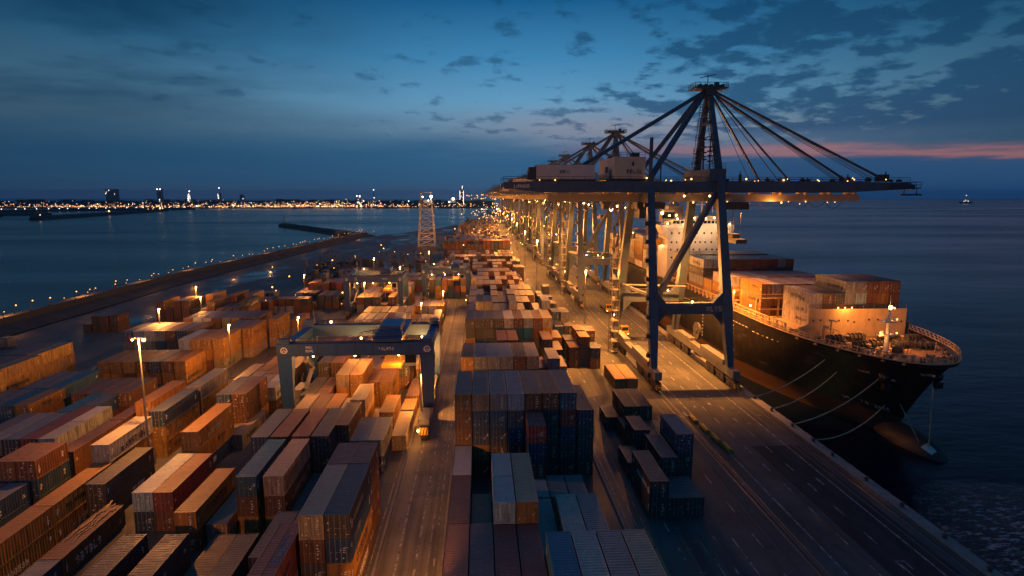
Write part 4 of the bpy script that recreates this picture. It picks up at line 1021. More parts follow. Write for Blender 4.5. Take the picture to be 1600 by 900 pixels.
for i, dy in enumerate(CY_):
    o = crane0 if i == 0 else copy_tree(crane0, None, ('machinery_house','electrical_house') if i in (0,) else ())
    o.location = (XL, 124.5+dy, 0)
    if i:
        rp = random.Random(i*5); d1 = rp.uniform(-6,22); d2 = rp.uniform(-14,16)
        for ch in kids(o):
            k = ch.name.split('.')[0]
            if k in ('trolley','operator_cab'): ch.location.x += d1
            if k in ('spreader','trolley_frame'): ch.location.x += d2
    tag(o, CN[i], 'crane', 'ship-to-shore cranes lined up along the quay')
    yb = 124.5+dy
    if i < 4:
        for (x, y, z, p_) in ((41,142,40.8,290000),(50,142,40.8,310000),(62,142,39,26000),(80,142,39.5,9000),(24,142,40,45000),(31,142,40,70000)):
            spot((x, y-124.5+yb-1.5, z-1.2), (x, y-124.5+yb+(3 if i == 0 else 9), 0), p_*(1 if i == 0 else .3), 116 if i == 0 else 120, 1.)
        point((46,157-124.5+yb,20), 6000); point((44,yb+17,36.5), 1800); point((46.5,yb+5,20.), 1000); point((40.6,yb+41,8.5),2200)
        point((33,yb+21,38), 1300); point((70,yb+16.5,39.2), 1200)
    else:
        spot((48, yb+16, 39), (48, yb+17, 0), 50000, 130, .8); point((44,yb+16,36), 2600); point((30,yb+14,40), 1300)

# ------------------------------------------------------------------ rubber-tyred gantry cranes
def rtg():
    root = empty('yard_gantry', (-36.9,107.5,0)); B = M['rtg_blue']; S = 28.2; Dp = 16.
    for (x, y) in ((1.3,0),(S-1.2,0),(1.3,Dp),(S-1.2,Dp)):
        b = MB(); b.beam((x,y,2.6),(x,y,12.9),1.9,1.1,2.7,1.4); lg = b.build('leg', B, root)
        if y == 0:
            c0 = MB(); zz = 14.0; ys = y-1.045; r_ = random.Random(2)
            # plain ring-and-bars emblem
            n = 14
            for k in range(n):
                a = 2*math.pi*k/n; a2 = 2*math.pi*(k+1)/n; rr = .62
                q = lambda t, r: (x+r*math.cos(t)*(1.15 if math.sin(t) < 0 else 1.), ys, zz+r*math.sin(t)*.95)
                c0.hexa([q(a,rr),q(a2,rr),(q(a2,rr)[0],ys+.04,q(a2,rr)[2]),(q(a,rr)[0],ys+.04,q(a,rr)[2]),q(a,rr-.2),q(a2,rr-.2),(q(a2,rr-.2)[0],ys+.04,q(a2,rr-.2)[2]),(q(a,rr-.2)[0],ys+.04,q(a,rr-.2)[2])])
            for t in (R(90),R(210),R(330)): c0.beam((x,ys+.02,zz),(x+.45*math.cos(t),ys+.02,zz+.45*math.sin(t)),.05,.14)
            c0.build('emblem', M['white_mark'], lg)
    for x in (1.3, S-1.2):
        b = MB(); b.box(x-.7,x+.7,-2.2 if x < 5 else -10.5,Dp+2.2,1.5,2.7)
        if x > 5: b.box(x-.9,x+.9,-10,-6.4,2.7,3.9); b.rail([(x-.8,-10.4,2.7),(x-.8,-2.5,2.7)],1.,1.3)
        sb = b.build('sill_beam', M['grey_steel'], root)
        if x > 5: lampball(sb, (x-.9,-10.7,2.2), .2, 'floodlight', 'lit')
        for yc in ((-1.2,1.6,Dp-1.6,Dp+1.2) if x < 5 else (-9.4,-6.6,-1.2,1.6,Dp-1.6,Dp+1.2)):
            b = MB(); b.tube((x-.42,yc,.75),(x+.42,yc,.75),.75,16); wq = b.build('wheel', M['rubber'], root)
            b = MB(); b.tube((x-.45,yc,.75),(x+.45,yc,.75),.36,10); b.build('rim', M['yellow'], wq)
    b = MB(); b.box(S-2.1,S-.3,4,12,2.72,5.1); b.build('engine_box', M['grey_steel'], root)
    b = MB(); b.box(.5,2.1,5,10,2.72,4.6); b.build('power_box', M['grey_steel'], root)
    for yy in (0, Dp):
        b = MB(); b.box(0,S,yy-1.,yy+1.,12.9,15.1); gd = b.build('girder', B, root)
        b = MB(); b.rail([(0,yy-.9,15.1),(S,yy-.9,15.1)],1.1,2.4); b.box(.3,S-.3,yy+.4,yy+.7,15.1,15.3); b.build('railing', M['dark_steel'], gd)
        if yy == 0:
            b = MB(); r_ = random.Random(4); glyphs(b, lambda a,c2,d_,e: b.box(18.3+a,18.3+c2,-1.03,-1.002,13.8+d_,13.8+e), 6, .62, r_)
            glyphs(b, lambda a,c2,d_,e: b.box(5.2+a,5.2+c2,-1.03,-1.002,13.6+d_,13.6+e), 4, .5, r_); glyphs(b, lambda a,c2,d_,e: b.box(5.2+a,5.2+c2,-1.03,-1.002,14.3+d_,14.3+e), 4, .4, r_)
            b.build('lettering', M['white_mark'], gd)
    b = MB()
    for x in (1.3, S-1.2): b.box(x-.8,x+.8,1.,Dp-1.,13.2,14.8); b.box(x-.9,x+.9,-.8,.8,15.12,15.9); b.box(x-.9,x+.9,Dp-.8,Dp+.8,15.12,16.2)
    b.build('end_tie', B, root)
    b = MB(); b.box(17.2,22.4,-.9,Dp+.9,15.35,15.9); b.box(17.8,21.6,4,11,15.9,17.2); b.box(17.3,22.2,1.5,3,15.9,16.6); b.rail([(17.3,-.8,15.9),(22.3,-.8,15.9)],1.1,1.2); b.rail([(17.3,-.8,15.9),(17.3,Dp+.8,15.9)],1.1,2.); tr = b.build('trolley', B, root)
    b = MB()
    for k in range(4): b.chain([(12+k*1.2,2+k*.5,15.6),(15+k*.8,3,16.4),(18,4+k*.4,16.7),(21.5+k*.3,4,16.3)],.09,4)
    b.build('hose', M['grey_steel'], root)
    b = MB(); b.box(22.6,24.8,1.2,3.4,10.2,12.7); cb = b.build('operator_cab', M['house_white'], root)
    b = MB(); b.box(22.7,24.7,1.16,1.2,10.8,12.3); b.build('window', M['window'], cb)
    b = MB(); b.box(18,21.8,2.5,13.5,9.4,10.1); 
    for (x, y) in ((18.4,5),(21.4,5),(18.4,11),(21.4,11)): b.tube((x,y,10),(x,y,15.4),.05,4)
    b.build('spreader', M['yellow'], root)
    # ladders, cable reel, striped bumpers
    for x in (2.75, S-2.65):
        b = MB()
        for q in (-.25,.25): b.tube((x,-1.1+q,2.7),(x,-1.1+q,13),.05,4)
        for k in range(26): b.tube((x,-1.35,2.9+.39*k),(x,-.85,2.9+.39*k),.035,4)
        b.build('ladder', M['grey_steel'], root)
    b = MB(); b.tube((.2,13,4.2),(.5,13,4.2),1.3,16); b.tube((.0,13,4.2),(.7,13,4.2),.35,10); b.build('cable_reel', M['dark_steel'], root)
    for (x, y) in ((1.3,-2.3),(1.3,Dp+2.3),(S-1.2,-10.6),(S-1.2,Dp+2.3)):
        b = MB(); b.box(x-.75,x+.75,y-.12,y+.12,1.4,2.75); bp_ = b.build('bumper', M['yellow'], root)
        b = MB()
        for k in range(3): b.hexa([(x-.7+.5*k,y-.14,1.42),(x-.5+.5*k,y-.14,1.42),(x-.5+.5*k,y+.14,1.42),(x-.7+.5*k,y+.14,1.42),(x-.45+.5*k,y-.14,2.73),(x-.25+.5*k,y-.14,2.73),(x-.25+.5*k,y+.14,2.73),(x-.45+.5*k,y+.14,2.73)])
        b.build('stripe', M['dark_mark'], bp_)
    b = MB()
    for k in range(7): b.box(4+3.3*k,4.12+3.3*k,-1.02,-1.0,12.95,15.05)
    b.box(.2,S-.2,-1.03,-1.0,13.05,13.15); b.build('girder_seam', M['dark_mark'], root)
    # stairs beside the near left leg
    b = MB()
    for k in range(4):
        z = 2.7+2.6*k; s = 1 if k % 2 else -1
        b.beam((3.4,6.5-2.2*s,z),(3.4,6.5+2.2*s,z+2.6),.8,.12); b.box(2.9,3.9,6.5+2.2*s-.5,6.5+2.2*s+.5,z+2.5,z+2.6); b.rail([(3.8,6.5-2.2*s,z),(3.8,6.5+2.2*s,z+2.6)],1.,.9,.04)
    b.build('stair', M['grey_steel'], root)
    for (x, y, z) in ((6.,.7,12.5),(13.6,.7,12.5),(21.6,.7,12.5),(6,Dp-1.3,15.9),(12,Dp-1.3,12.4),(24.5,Dp-.8,12.4)): lampball(root, (x,y,z), .24, 'floodlight', 'lit')
    b = MB()
    for (x, y, h_) in ((.3,-.4,2.6),(1,.3,1.9),(S-.6,.2,2.4),(2.2,Dp,2.8)): b.tube((x,y,15.5),(x,y,15.5+h_),.07,4); b.box(x-.25,x+.25,y-.1,y+.1,15.5+h_*.7,15.6+h_*.7)
    b.build('mast', M['dark_steel'], root)
    return root
r0 = rtg(); tag(r0, 'blue rubber-tyred gantry crane straddling the orange container stacks in front', 'gantry crane', 'rubber-tyred yard gantry cranes')
r1 = copy_tree(r0); r1.location = (-46.3,203,0); r1.scale = (.70,.9,.98); tag(r1, 'second yard gantry crane, standing behind the big blue one', 'gantry crane', 'rubber-tyred yard gantry cranes')
r2 = copy_tree(r0); r2.location = (-23.5,236,0); r2.scale = (.68,.8,.86); tag(r2, 'third yard gantry crane, farther back beside the centre block', 'gantry crane', 'rubber-tyred yard gantry cranes')
for (x, y, z, p_) in ((6,1.6,11.6,1700),(13.6,1.6,11.6,2300),(21.6,1.6,11.6,3200),(12,14,11.6,3200),(24.5,14,11.6,3000)): point((-36.9+x,107.5+y,z), p_)
for (x, y, z, p_) in ((-42,205,12,3500),(-31,205,12,4500),(-42,216,17,2500),(-30,217,12,4000),(-18,238,12,3500),(-9,238,12,4500),(-12,248,12,3500)): point((x,y,z), p_)
# ------------------------------------------------------------------ the container ship
SX = 80.0
ship = empty('container_ship', (SX, 96, 0))
tag(ship, 'big black container ship with rusty waterline moored bow out along the quay', 'ship')
def ystem(z):                      # stem profile, distance from bow tip
    t = max(0, min(1, (12.6-z)/13.5)); return 8.4*t**.8
def halfb(z, d):
    t = max(0, min(1, (z+4)/16.6))
    Lz = 62-24*t; e = .92-.42*t
    u = min(1, max(0, d/Lz)); b = 15*(1-(1-u)**2)**e
    return b
def hullpt(z, y, side=-1):
    """point on the hull side at world height z and world y"""
    return (SX+side*halfb(z, y-96-ystem(z)), y, z)
ds = [0,.15,.5,1,1.8,3,4.5,6.5,9,12,16,21,27,34,42,52,64,80,100,130,170,200,216]
zs = [-8,-5.5,-4,-2.5,-1,.0]
zu = [.0,1.5,3.5,5.5,7.5,9.5,11.2,12.6]
def hull_part(zl, side):
    P_ = []
    for z in zl:
        row = []
        for d in ds:
            tp = 1-.35*max(0, (d-170)/46)**2
            row.append((side*halfb(z, d)*tp, ystem(z)+d, z))
        P_.append(row)
    return P_
b = MB(); 
for s in (-1,1):
    P_ = hull_part(zu, s); b.grid(P_ if s > 0 else [r[::-1] for r in P_])
top = hull_part([12.6], -1)[0]; top2 = hull_part([12.6], 1)[0]
L0 = hull_part(zu, -1); L1 = hull_part(zu, 1)
b.face([L0[i][-1] for i in range(len(zu))]+[L1[i][-1] for i in range(len(zu)-1,-1,-1)])
hull = b.build('hull', M['hull_black'], ship, smooth=True)
b = MB()
for s in (-1,1):
    P_ = hull_part(zs, s); b.grid(P_ if s > 0 else [r[::-1] for r in P_])
b.build('boot_top', M['hull_red'], hull, smooth=True)
b = MB(); b.ball((0,6.6,-4.7),(3.3,9.6,3.6),24,16); b.build('bulbous_bow', M['hull_red'], ship, smooth=True)
b = MB(); b.grid([[(3.34*math.sin(t)*math.sin(u), 6.6-9.7*math.cos(t), -4.7+3.65*math.sin(t)*math.cos(u)) for u in [R(-46+4*k) for k in range(9)]] for t in [R(34+2.2*j) for j in range(9)]]); b.build('depth_mark', M['ship_white'], ship)
# deck: strips across from side to side
b = MB(); row0 = [(x, y, 11.9) for (x, y, z) in top]; row1 = [(x, y, 11.9) for (x, y, z) in top2]
b.grid([[(p[0]*.985,p[1]+.1,p[2]) for p in row0], [(p[0]*.985,p[1]+.1,p[2]) for p in row1]][::-1]); b.build('deck', M['ship_deck'], ship)
# bulwark strake pipes and railing posts round the bow
rim = [r for r in top[::-1] if r[1] < 60]+[r for r in top2[1:] if r[1] < 60]
b = MB()
for (x, y, z), (x2, y2, z2) in zip(rim[:-1], rim[1:]):
    p = Vector((x,y,12.5)); q = Vector((x2,y2,12.5)); n = max(1, round((q-p).length/1.5))
    for i in range(n): 
        c_ = p+(q-p)*i/n; inn = Vector((-c_.x*.04, .25, 0)); b.beam(c_, c_+Vector((0,0,1.25))+inn, .16, .16)
    up = Vector((0,.2,1.2)); b.tube(p+up, q+up, .09, 5); b.tube(p+up*.55, q+up*.55, .06, 4)
b.build('railing', M['ship_buff'], ship)
b = MB()
for (x, y, z), (x2, y2, z2) in zip(rim[:-1], rim[1:]): b.tube((x*1.004,y-.03,12.6),(x2*1.004,y2-.03,12.6),.14,5)
b.build('rubbing_strake', M['ship_buff'], hull)
# fairleads along the bow edge
b = MB()
for y in (99,101.5,105,109,114,119):
    x, yy, z = hullpt(12.0, y); b.box(x-SX-.12,x-SX+.25,y-96-.5,y-96+.5,11.8,12.3)
b.build('fairlead', M['ship_buff'], hull)
# breakwater with ports, lower wing at the left
b = MB(); b.box(-10.6,10.8,24.2,24.6,11.9,17.9); b.box(-12.6,-10.6,24.2,24.6,11.9,14.0)
b.hexa([(-12.6,24.2,14),(-10.6,24.2,14),(-10.6,24.6,14),(-12.6,24.6,14),(-11.4,24.2,14.3),(-10.6,24.2,14.8),(-10.6,24.6,14.8),(-11.4,24.6,14.3)])
for x in (-9,-6,-3,0,3,6,9): b.hexa([(x-.1,24.6,11.9),(x+.1,24.6,11.9),(x+.1,27.2,11.9),(x-.1,27.2,11.9),(x-.1,24.6,17.6),(x+.1,24.6,17.6),(x+.1,24.8,17.6),(x-.1,24.8,17.6)])
bw = b.build('breakwater_plate', M['ship_buff'], ship)
for x in (-9.6,-8,-6,-4,-2.,-.6,2.6,4.6,6.6,8.4,9.8): b = MB(); b.tube((x,24.16,15.3+.25*math.sin(x*3)),(x,24.24,15.3+.25*math.sin(x*3)),.24,10); b.build('port_hole', M['dark_steel'], bw)
b = MB(); b.rail([(-10.6,24.4,17.9),(10.8,24.4,17.9)],.9,2.4,.05); b.build('railing', M['dark_steel'], bw)
for x in (-4.5,-3,-1.5): lampball(bw, (x,24.,18.2), .18)
# foremast
mx, my = -4.0, 9.0
b = MB(); b.tube((mx,my,11.9),(mx,my,20.8),.48,10,.26); b.box(mx-1.3,mx+1.3,my-.7,my+.7,18.3,18.5); b.box(mx-1.9,mx+1.6,my-.5,my+.5,15.8,16.0); b.rail([(mx-1.3,my-.7,18.5),(mx+1.3,my-.7,18.5)],.8,.9,.05); b.tube((mx,my,20.8),(mx,my,23.4),.06,5); b.box(mx-1.4,mx-1.1,my-.4,my+.1,16.0,16.7); b.box(mx+.9,mx+1.3,my-.4,my+.1,18.5,19.1)
fm = b.build('foremast', M['ship_white'], ship)
b = MB(); b.ball((mx,my-.2,21.15),.34,8,6); b.build('mast_lamp', M['lit'], fm)
for q in ((mx-1.7,my-.4,16.4),(mx+1.3,my-.5,18.9),(mx+1.5,my-.4,16.3),(mx+.7,my-.3,21.)): lampball(fm, q, .16, 'mast_lamp')
wx, wy = SX+mx, 96+my
spot((wx+.2, wy+1.1, 21.2), (84,114,12), 9000, 108, .5); point((wx-1.9, wy-.9, 15.9), 300); point((wx+5, wy+7, 17), 1500)
point((SX-3, 118.6, 18.6), 1100)
# windlasses, winches, vents, bollards on the forecastle
def winch(x, y, rz):
    b = MB(); b.tube((-1.2,0,.9),(1.2,0,.9),.55,12); 
    for q in (-1.25,-.4,.5,1.25): b.tube((q-.07,0,.9),(q+.07,0,.9),.85,14)
    b.box(1.3,2.1,-.5,.5,.2,1.5); b.box(-1.5,1.6,-.6,.6,0,.2); b.box(-1.5,-1.3,-.4,.4,.2,1.1)
    o = b.build('winch', M['dark_steel'], ship, (x,y,11.92)); o.rotation_euler.z = rz
for (x, y, rz) in ((-6,13.5,.3),(-2.2,14.2,0),(2.4,14,-.2),(6.2,13.,-.4),(-8,19,.1),(-3,20,0),(3.5,20,0),(8,18.5,.2),(-1,10,.9)): winch(x, y, rz)
r_ = random.Random(21)
for _ in range(80):
    y = r_.uniform(4,23); hb = halfb(12, y)*.85; x = r_.uniform(-hb,hb); k = r_.random(); b = MB()
    if k < .35:
        b.box(-.6,.6,-.25,.25,11.9,12.0)
        for q in (-.35,.35): b.tube((q,0,11.9),(q,0,12.5),.18,8); b.ball((q,0,12.5),(.24,.24,.1),8,4)
        nm = 'bitt'
    elif k < .55: b.tube((0,0,11.9),(0,0,13.),.22,8); b.ball((0,0,13.05),(.5,.5,.28),10,5); nm = 'ventilator'
    elif k < .75: b.box(-.5,.5,-.4,.4,11.9,12.3+r_.random()*.4); nm = 'deck_locker'
    elif k < .9: b.chain([(0,0,12),(.8,-.7,12.05),(1.1,-1.6,12.02)],.12,5); nm = 'rope_coil'
    else: b.tube((0,0,11.9),(0,0,11.9+r_.uniform(1,2.4)),.06,5); nm = 'stanchion'
    b.build(nm, M['ship_buff' if r_.random() < .6 else 'dark_steel'], ship, (x,y,0))
b = MB()
for (x, y, h_) in ((-9.2,21,3.2),(-8.4,22,2.6),(-7.2,21.6,4.2),(-6.2,22.2,2.2)):
    b.tube((x,y,11.9),(x,y,11.9+h_),.2,6); b.tube((x,y,11.9+h_),(x+.9,y-.5,11.6+h_),.16,6)
for z in (13,14,15): b.tube((-9.4,21.3,z),(-6,21.8,z-.3),.08,5)
b.build('vent_pipe', M['ship_buff'], ship)
# anchors and hawse
for s in (-1,1):
    x, y, z = hullpt(8.3, 103.2, s); x -= SX; y -= 96
    b = MB(); b.ball((x,y,z),(1.1,1.2,1.1),12,8); b.box(x-.7,x+.7,y-1.0,y-.2,z-2.2,z-1.0); b.beam((x,y-.4,z),(x,y-.5,z-1.8),.4,.4); b.build('anchor', M['hull_black'], ship)
# lettering and draught marks (worn, unreadable)
def hull_text(y0, z0, n, h, seed, name='lettering', mat='white_mark'):
    r_ = random.Random(seed); b = MB()
    def st(a, c2, d_, e):
        P_ = []
        for (u, v) in ((a,d_),(c2,d_),(c2,e),(a,e)):
            # text reads towards the bow on the quay side
            x, y, z = hullpt(z0+v, y0-u); P_.append((x-SX-.035, y-96-.02, z))
        b.face(P_)
    glyphs(b, st, n, h, r_); b.build(name, M[mat], hull)
hull_text(107.0, 8.3, 5, .5, 1); hull_text(104.2, 7.6, 5, .6, 2); hull_text(113.2, 1.0, 3, .6, 3); hull_text(109.6, .9, 2, .8, 4); hull_text(107.6, .6, 4, .8, 5); hull_text(98.6,9.8,4,.5,6)
b = MB()
for (y, z0, z1) in ((147,2,9.5),(168,1,9)):
    for k in range(8):
        z = z0+(z1-z0)*k/8; x, yy, zz = hullpt(z, y); b.box(x-SX-.04,x-SX+.02,yy-96-.2,yy-96+.25,z,z+.35)
for (ya, yb, z) in ((126,136,9.4),(139,151,9.8),(160,185,9.6)):
    y = ya
    while y < yb:
        x, yy, zz = hullpt(z, y); b.box(x-SX-.05,x-SX+.02,y-96,y-96+1.2,z,z+.14); y += 1.9
b.build('draught_mark', M['white_mark'], hull)
# side passage: posts, lashing bridges, coaming under the cargo
b = MB(); b.box(-12.2,12.2,29,104,11.95,12.62); b.build('hatch_coaming', M['ship_buff'], ship)
for s in (-1,1):
    b = MB()
    for y in [27.5+3.1*k for k in range(26)]:
        x = s*(halfb(12.6, y)-.5); b.box(x-.18,x+.18,y-.2,y+.2,11.9,14.3)
        b.beam((x,y,14.3),(x,y+3.1,14.3),.3,.3); b.beam((x,y+1.5,13.1),(x,y+3.1,13.1),.12,.12); b.beam((x,y+.2,11.9),(x,y+1.6,14.2),.14,.14)
    b.build('side_frame', M['ship_buff'], ship)
for y in (42,55.2,70.5,75,91):
    b = MB()
    for x in (-13.6,-8.2,-2.7,2.7,8.2,13.6): b.box(x-.15,x+.15,y-.2,y+.2,11.9,17.2)
    for z in (14.5,17.2): b.box(-13.6,13.6,y-.35,y+.35,z-.1,z+.1)
    b.rail([(-13.6,y,17.2),(13.6,y,17.2)],1.,2.7,.05); b.build('lashing_bridge', M['ship_buff'], ship)
# accommodation block
ACC = 111.0
b = MB(); b.box(-14,7.6,ACC,ACC+11,11.9,30.4); b.box(7.62,12,ACC+.5,ACC+10.8,11.9,22); ac = b.build('accommodation', M['ship_white'], ship)
b = MB(); b.box(-16.8,9.4,ACC-.9,ACC+6,30.4,31.6); b.box(-13,6.6,ACC-.6,ACC+6,31.6,33.4)
b.hexa([(-16.2,ACC-.8,28.6),(-14.02,ACC-.8,26.4),(-14.02,ACC+4,26.4),(-16.2,ACC+4,28.6),(-16.8,ACC-.9,30.38),(-14.02,ACC-.9,30.38),(-14.02,ACC+5,30.38),(-16.8,ACC+5,30.38)])
b.hexa([(7.62,ACC-.8,26.4),(9,ACC-.8,28.6),(9,ACC+4,28.6),(7.62,ACC+4,26.4),(7.62,ACC-.9,30.38),(9.4,ACC-.9,30.38),(9.4,ACC+5,30.38),(7.62,ACC+5,30.38)])
br = b.build('bridge', M['ship_white'], ac)
b = MB(); 
for k in range(14): b.box(-12.6+1.38*k,-11.5+1.38*k,ACC-.66,ACC-.6,32.1,33.1)
b.build('window', M['window'], br)
b = MB(); b.rail([(-16.8,ACC-.8,31.6),(-13,ACC-.8,31.6)],1.1,1.2); b.rail([(6.6,ACC-.8,31.6),(9.4,ACC-.8,31.6)],1.1,1.2); b.rail([(-13,ACC-.5,33.4),(6.6,ACC-.5,33.4)],1.,1.6); b.build('railing', M['ship_white'], br)
for (z, n) in ((28.4,9),(25.2,10),(22.6,10),(19.8,10)):
    for k in range(n):
        x = -12.6+18.6*k/(n-1)+.3*math.sin(k*5+z); b = MB(); b.box(x-.28,x+.28,ACC-.06,ACC+.02,z,z+.62); b.build('window', M['window'], ac)
b = MB()
for (x, y, z) in ((-14.6,ACC-1.1,32.1),(-7.5,ACC-.9,31.2),(-1,ACC-1,33.9),(4.5,ACC-1,31.3),(7.6,ACC-1.1,31.9),(-5,ACC-.7,34),(2.2,ACC-.7,34.1),(-11,ACC-.7,33.8)): lampball(ac, (x,y,z), .26, 'deck_lamp', 'lit')
b = MB(); b.box(-6,3,ACC+1,ACC+6,33.4,34.6); b.tube((-1.5,ACC+2,34.6),(-1.5,ACC+2,42),.35,8,.2); b.box(-4,1,ACC+1.8,ACC+2.2,38.5,38.8); b.box(-3.2,.2,ACC+1.7,ACC+2.3,40.4,40.8); b.tube((-5,ACC+2,34.6),(-5,ACC+2,39),.1,5); b.tube((2.4,ACC+2,34.6),(2.4,ACC+2,38.4),.1,5); b.build('radar_mast', M['ship_white'], ac)
b = MB(); b.hexa([(-10,ACC+13,12),(-3,ACC+13,12),(-3,ACC+20,12),(-10,ACC+20,12),(-9.4,ACC+14,38),(-4,ACC+14,38),(-4,ACC+19.4,38),(-9.4,ACC+19.4,38)])
for q in (-8,-6.6,-5.2): b.tube((q,ACC+17,38),(q,ACC+17.4,40.6),.5,8)
b.build('funnel', M['ship_buff'], ship)
b = MB(); 
for x in (-15.4,8.6): b.hexa([(x-.9,ACC+6,24),(x+.9,ACC+6,24),(x+.7,ACC+13,24.2),(x-.7,ACC+13,24.2),(x-1,ACC+5.4,26.2),(x+1,ACC+5.4,26.2),(x+.8,ACC+13.2,26.2),(x-.8,ACC+13.2,26.2)])
b.build('lifeboat', M['yellow'], ship)
for (x, y, z, p_) in ((-14.6,-3.2,33.4,1200),(-7.5,-4,31.6,2200),(4.5,-4,31.6,2200),(-1,-5,29,2600),(-9,-6,26,1500),(-15,8,24,1500)): point((SX+x, 96+ACC+y, z), p_*.35, (1,.6,.3))
for (x, y, z, p_) in ((66.2,150.5,16.8,800),(66.6,166,17.5,900),(65.4,186,19,900),(66,220,24,2500),(64.5,138,15.5,600),(66,255,26,4000),(66,290,26,4000)): point((x,y,z), p_)
b = MB()
for (x, y, z) in ((66.2,150.5,16.8),(66.6,166,17.5),(65.4,186,19),(66,220,24),(64.9,138,15.5),(66,255,26),(66,290,26)): lampball(ship, (x-SX,y-96,z), .22, 'deck_lamp', 'lit')

# mooring lines
ML = [((56.5,115.6,.5), hullpt(8.9,113.3), 1.1), ((56.5,108.4,.5), hullpt(6.6,112), 1.3), ((56.5,100.5,.5), hullpt(8.1,103.8), 1.5), ((56.5,93.6,.5), hullpt(1.8,105.8), 1.9)]
for i, (p, q, sg) in enumerate(ML):
    b = MB(); b.chain(catenary(p, q, sg), .11, 5); o = b.build('mooring_line', M['rope'])
    tag(o, f'pale mooring rope from quay bollard to the bow, {["farthest","second farthest","second nearest","nearest"][i]} of the four', 'rope', 'mooring lines of the ship')
b = MB(); b.chain(catenary((SX-.8,96.6,8.5),(SX-1.2,95.6,-2.2),0,6),.10,5); tag(b.build('hanging_line', M['rope']), 'pale line hanging from the bow tip to the bulb', 'rope')
b = MB(); b.chain([(SX-2.,102.5,3.2),(SX-1.6,97.5,-2.1)],.08,5); tag(b.build('hanging_line', M['rope']), 'shorter pale line hanging beside the bulb', 'rope')
# ------------------------------------------------------------------ lamp posts
def lamp_post(x, y, h, p, lab, group='lamp posts of the terminal', arm=1.2, both=False):
    b = MB(); b.tube((0,0,0),(0,0,h),.20,8,.11); b.box(-.4,.4,-.4,.4,0,.5)
    o = b.build('lamp_post', M['grey_steel'], None, (x,y,0)); tag(o, lab, 'lamp post', group)
    a = MB(); a.beam((-arm if both else 0,0,h-.1),(arm,0,h-.02),.16,.14); a.box(arm-.5,arm+.3,-.25,.25,h-.1,h+.12)
    if both: a.box(-arm-.3,-arm+.5,-.25,.25,h-.1,h+.12)
    a.build('lamp_arm', M['dark_steel'], o)
    q = MB(); q.ball((arm-.1,-.1,h-.24),.26,8,5)
    if both: q.ball((-arm+.1,-.1,h-.24),.16,8,5)
    q.build('lamp_bulb', M['lit'], o)
    point((x+arm-.1, y-.2, h-.85), p)
    return o
lamp_post(-11.4,109.2,8.6,7500,'bright lamp on a short post before the blue gantry leg by the yard road',arm=.5)
lamp_post(-50.2,87.9,21,24000,'tall pale lamp post standing among the left container stacks, nearest of the left yard',both=True,arm=.9)
lamp_post(-57.5,136,12.8,9000,'lamp post in front of the orange three-high stack of the left yard',arm=.3)
lamp_post(-88.3,190,10.4,3500,'small lamp post by the open apron at far left',arm=.2)
lamp_post(34.3,191.6,17.8,65000,'lamp post on the apron between the crane legs, nearest of the quay posts',arm=.2)
lamp_post(24.0,251,23.4,48000,'tall lamp post between the centre block and the crane row',arm=.2)
lamp_post(-33.2,246,13,9000,'lamp post just behind the second yard gantry crane',arm=.2)
lamp_post(-26.2,304,14,10000,'lamp post in front of the pale lattice tower',arm=.2)
lamp_post(-40,205,12.5,5000,'lamp post inside the second yard gantry crane',arm=.2)
lamp_post(34.5,140,19,46000,'lamp post among the legs of the nearest quay crane',arm=.4) if False else None
for i, (x, y) in enumerate([(27,360),(29,470),(30,563),(30,660),(30,770),(30,900),(30,1050),(30,1240)]):
    lamp_post(x, y, 21, 60000 if i < 3 else 80000, f'lamp post in the receding line along the crane row, {ords[i]} from the near end', 'receding line of lamp posts along the quay', arm=.2)
# posts that stand behind the viewpoint and light the near yard
lamp_post(-11.9,43,9,2200,'tall lamp post beside the near end of the yard road',arm=3.4)
lamp_post(-48.6,41,14,11000,'tall lamp post at the near end of the left container yard',arm=.9)

for i, (x, y, h_, p_, lab) in enumerate([(-70,238,11,5000,'lamp post among the far brown stacks left of the second gantry'),(-52,292,12,6000,'lamp post behind the far gantry containers by the dark apron'),(-17.5,172,11,5000,'lamp post between the first and third yard gantries'),(-86,161,12,6000,'lamp post between the two far left container rows'),(-98,208,11,5000,'lamp post at the edge of the open apron beyond the brown stacks'),(-45.6,148,12,6500,'lamp post in the lane behind the big blue gantry'),(-12.9,200,10,12000,'lamp post beside the far end of the yard road'),(-2.6,166,9,8000,'lamp post at the left side of the centre block far rows')]):
    lamp_post(x, y, h_, p_, lab, arm=.3)
spot((-8.6,42.8,8.2), (-7.4,66,0), 32000, 52, .8); spot((-10.6,108.6,7.4), (-8.4,90,0), 16000, 80, .7); spot((-10.7,109.6,7.4), (-8.4,132,0), 14000, 80, .7)
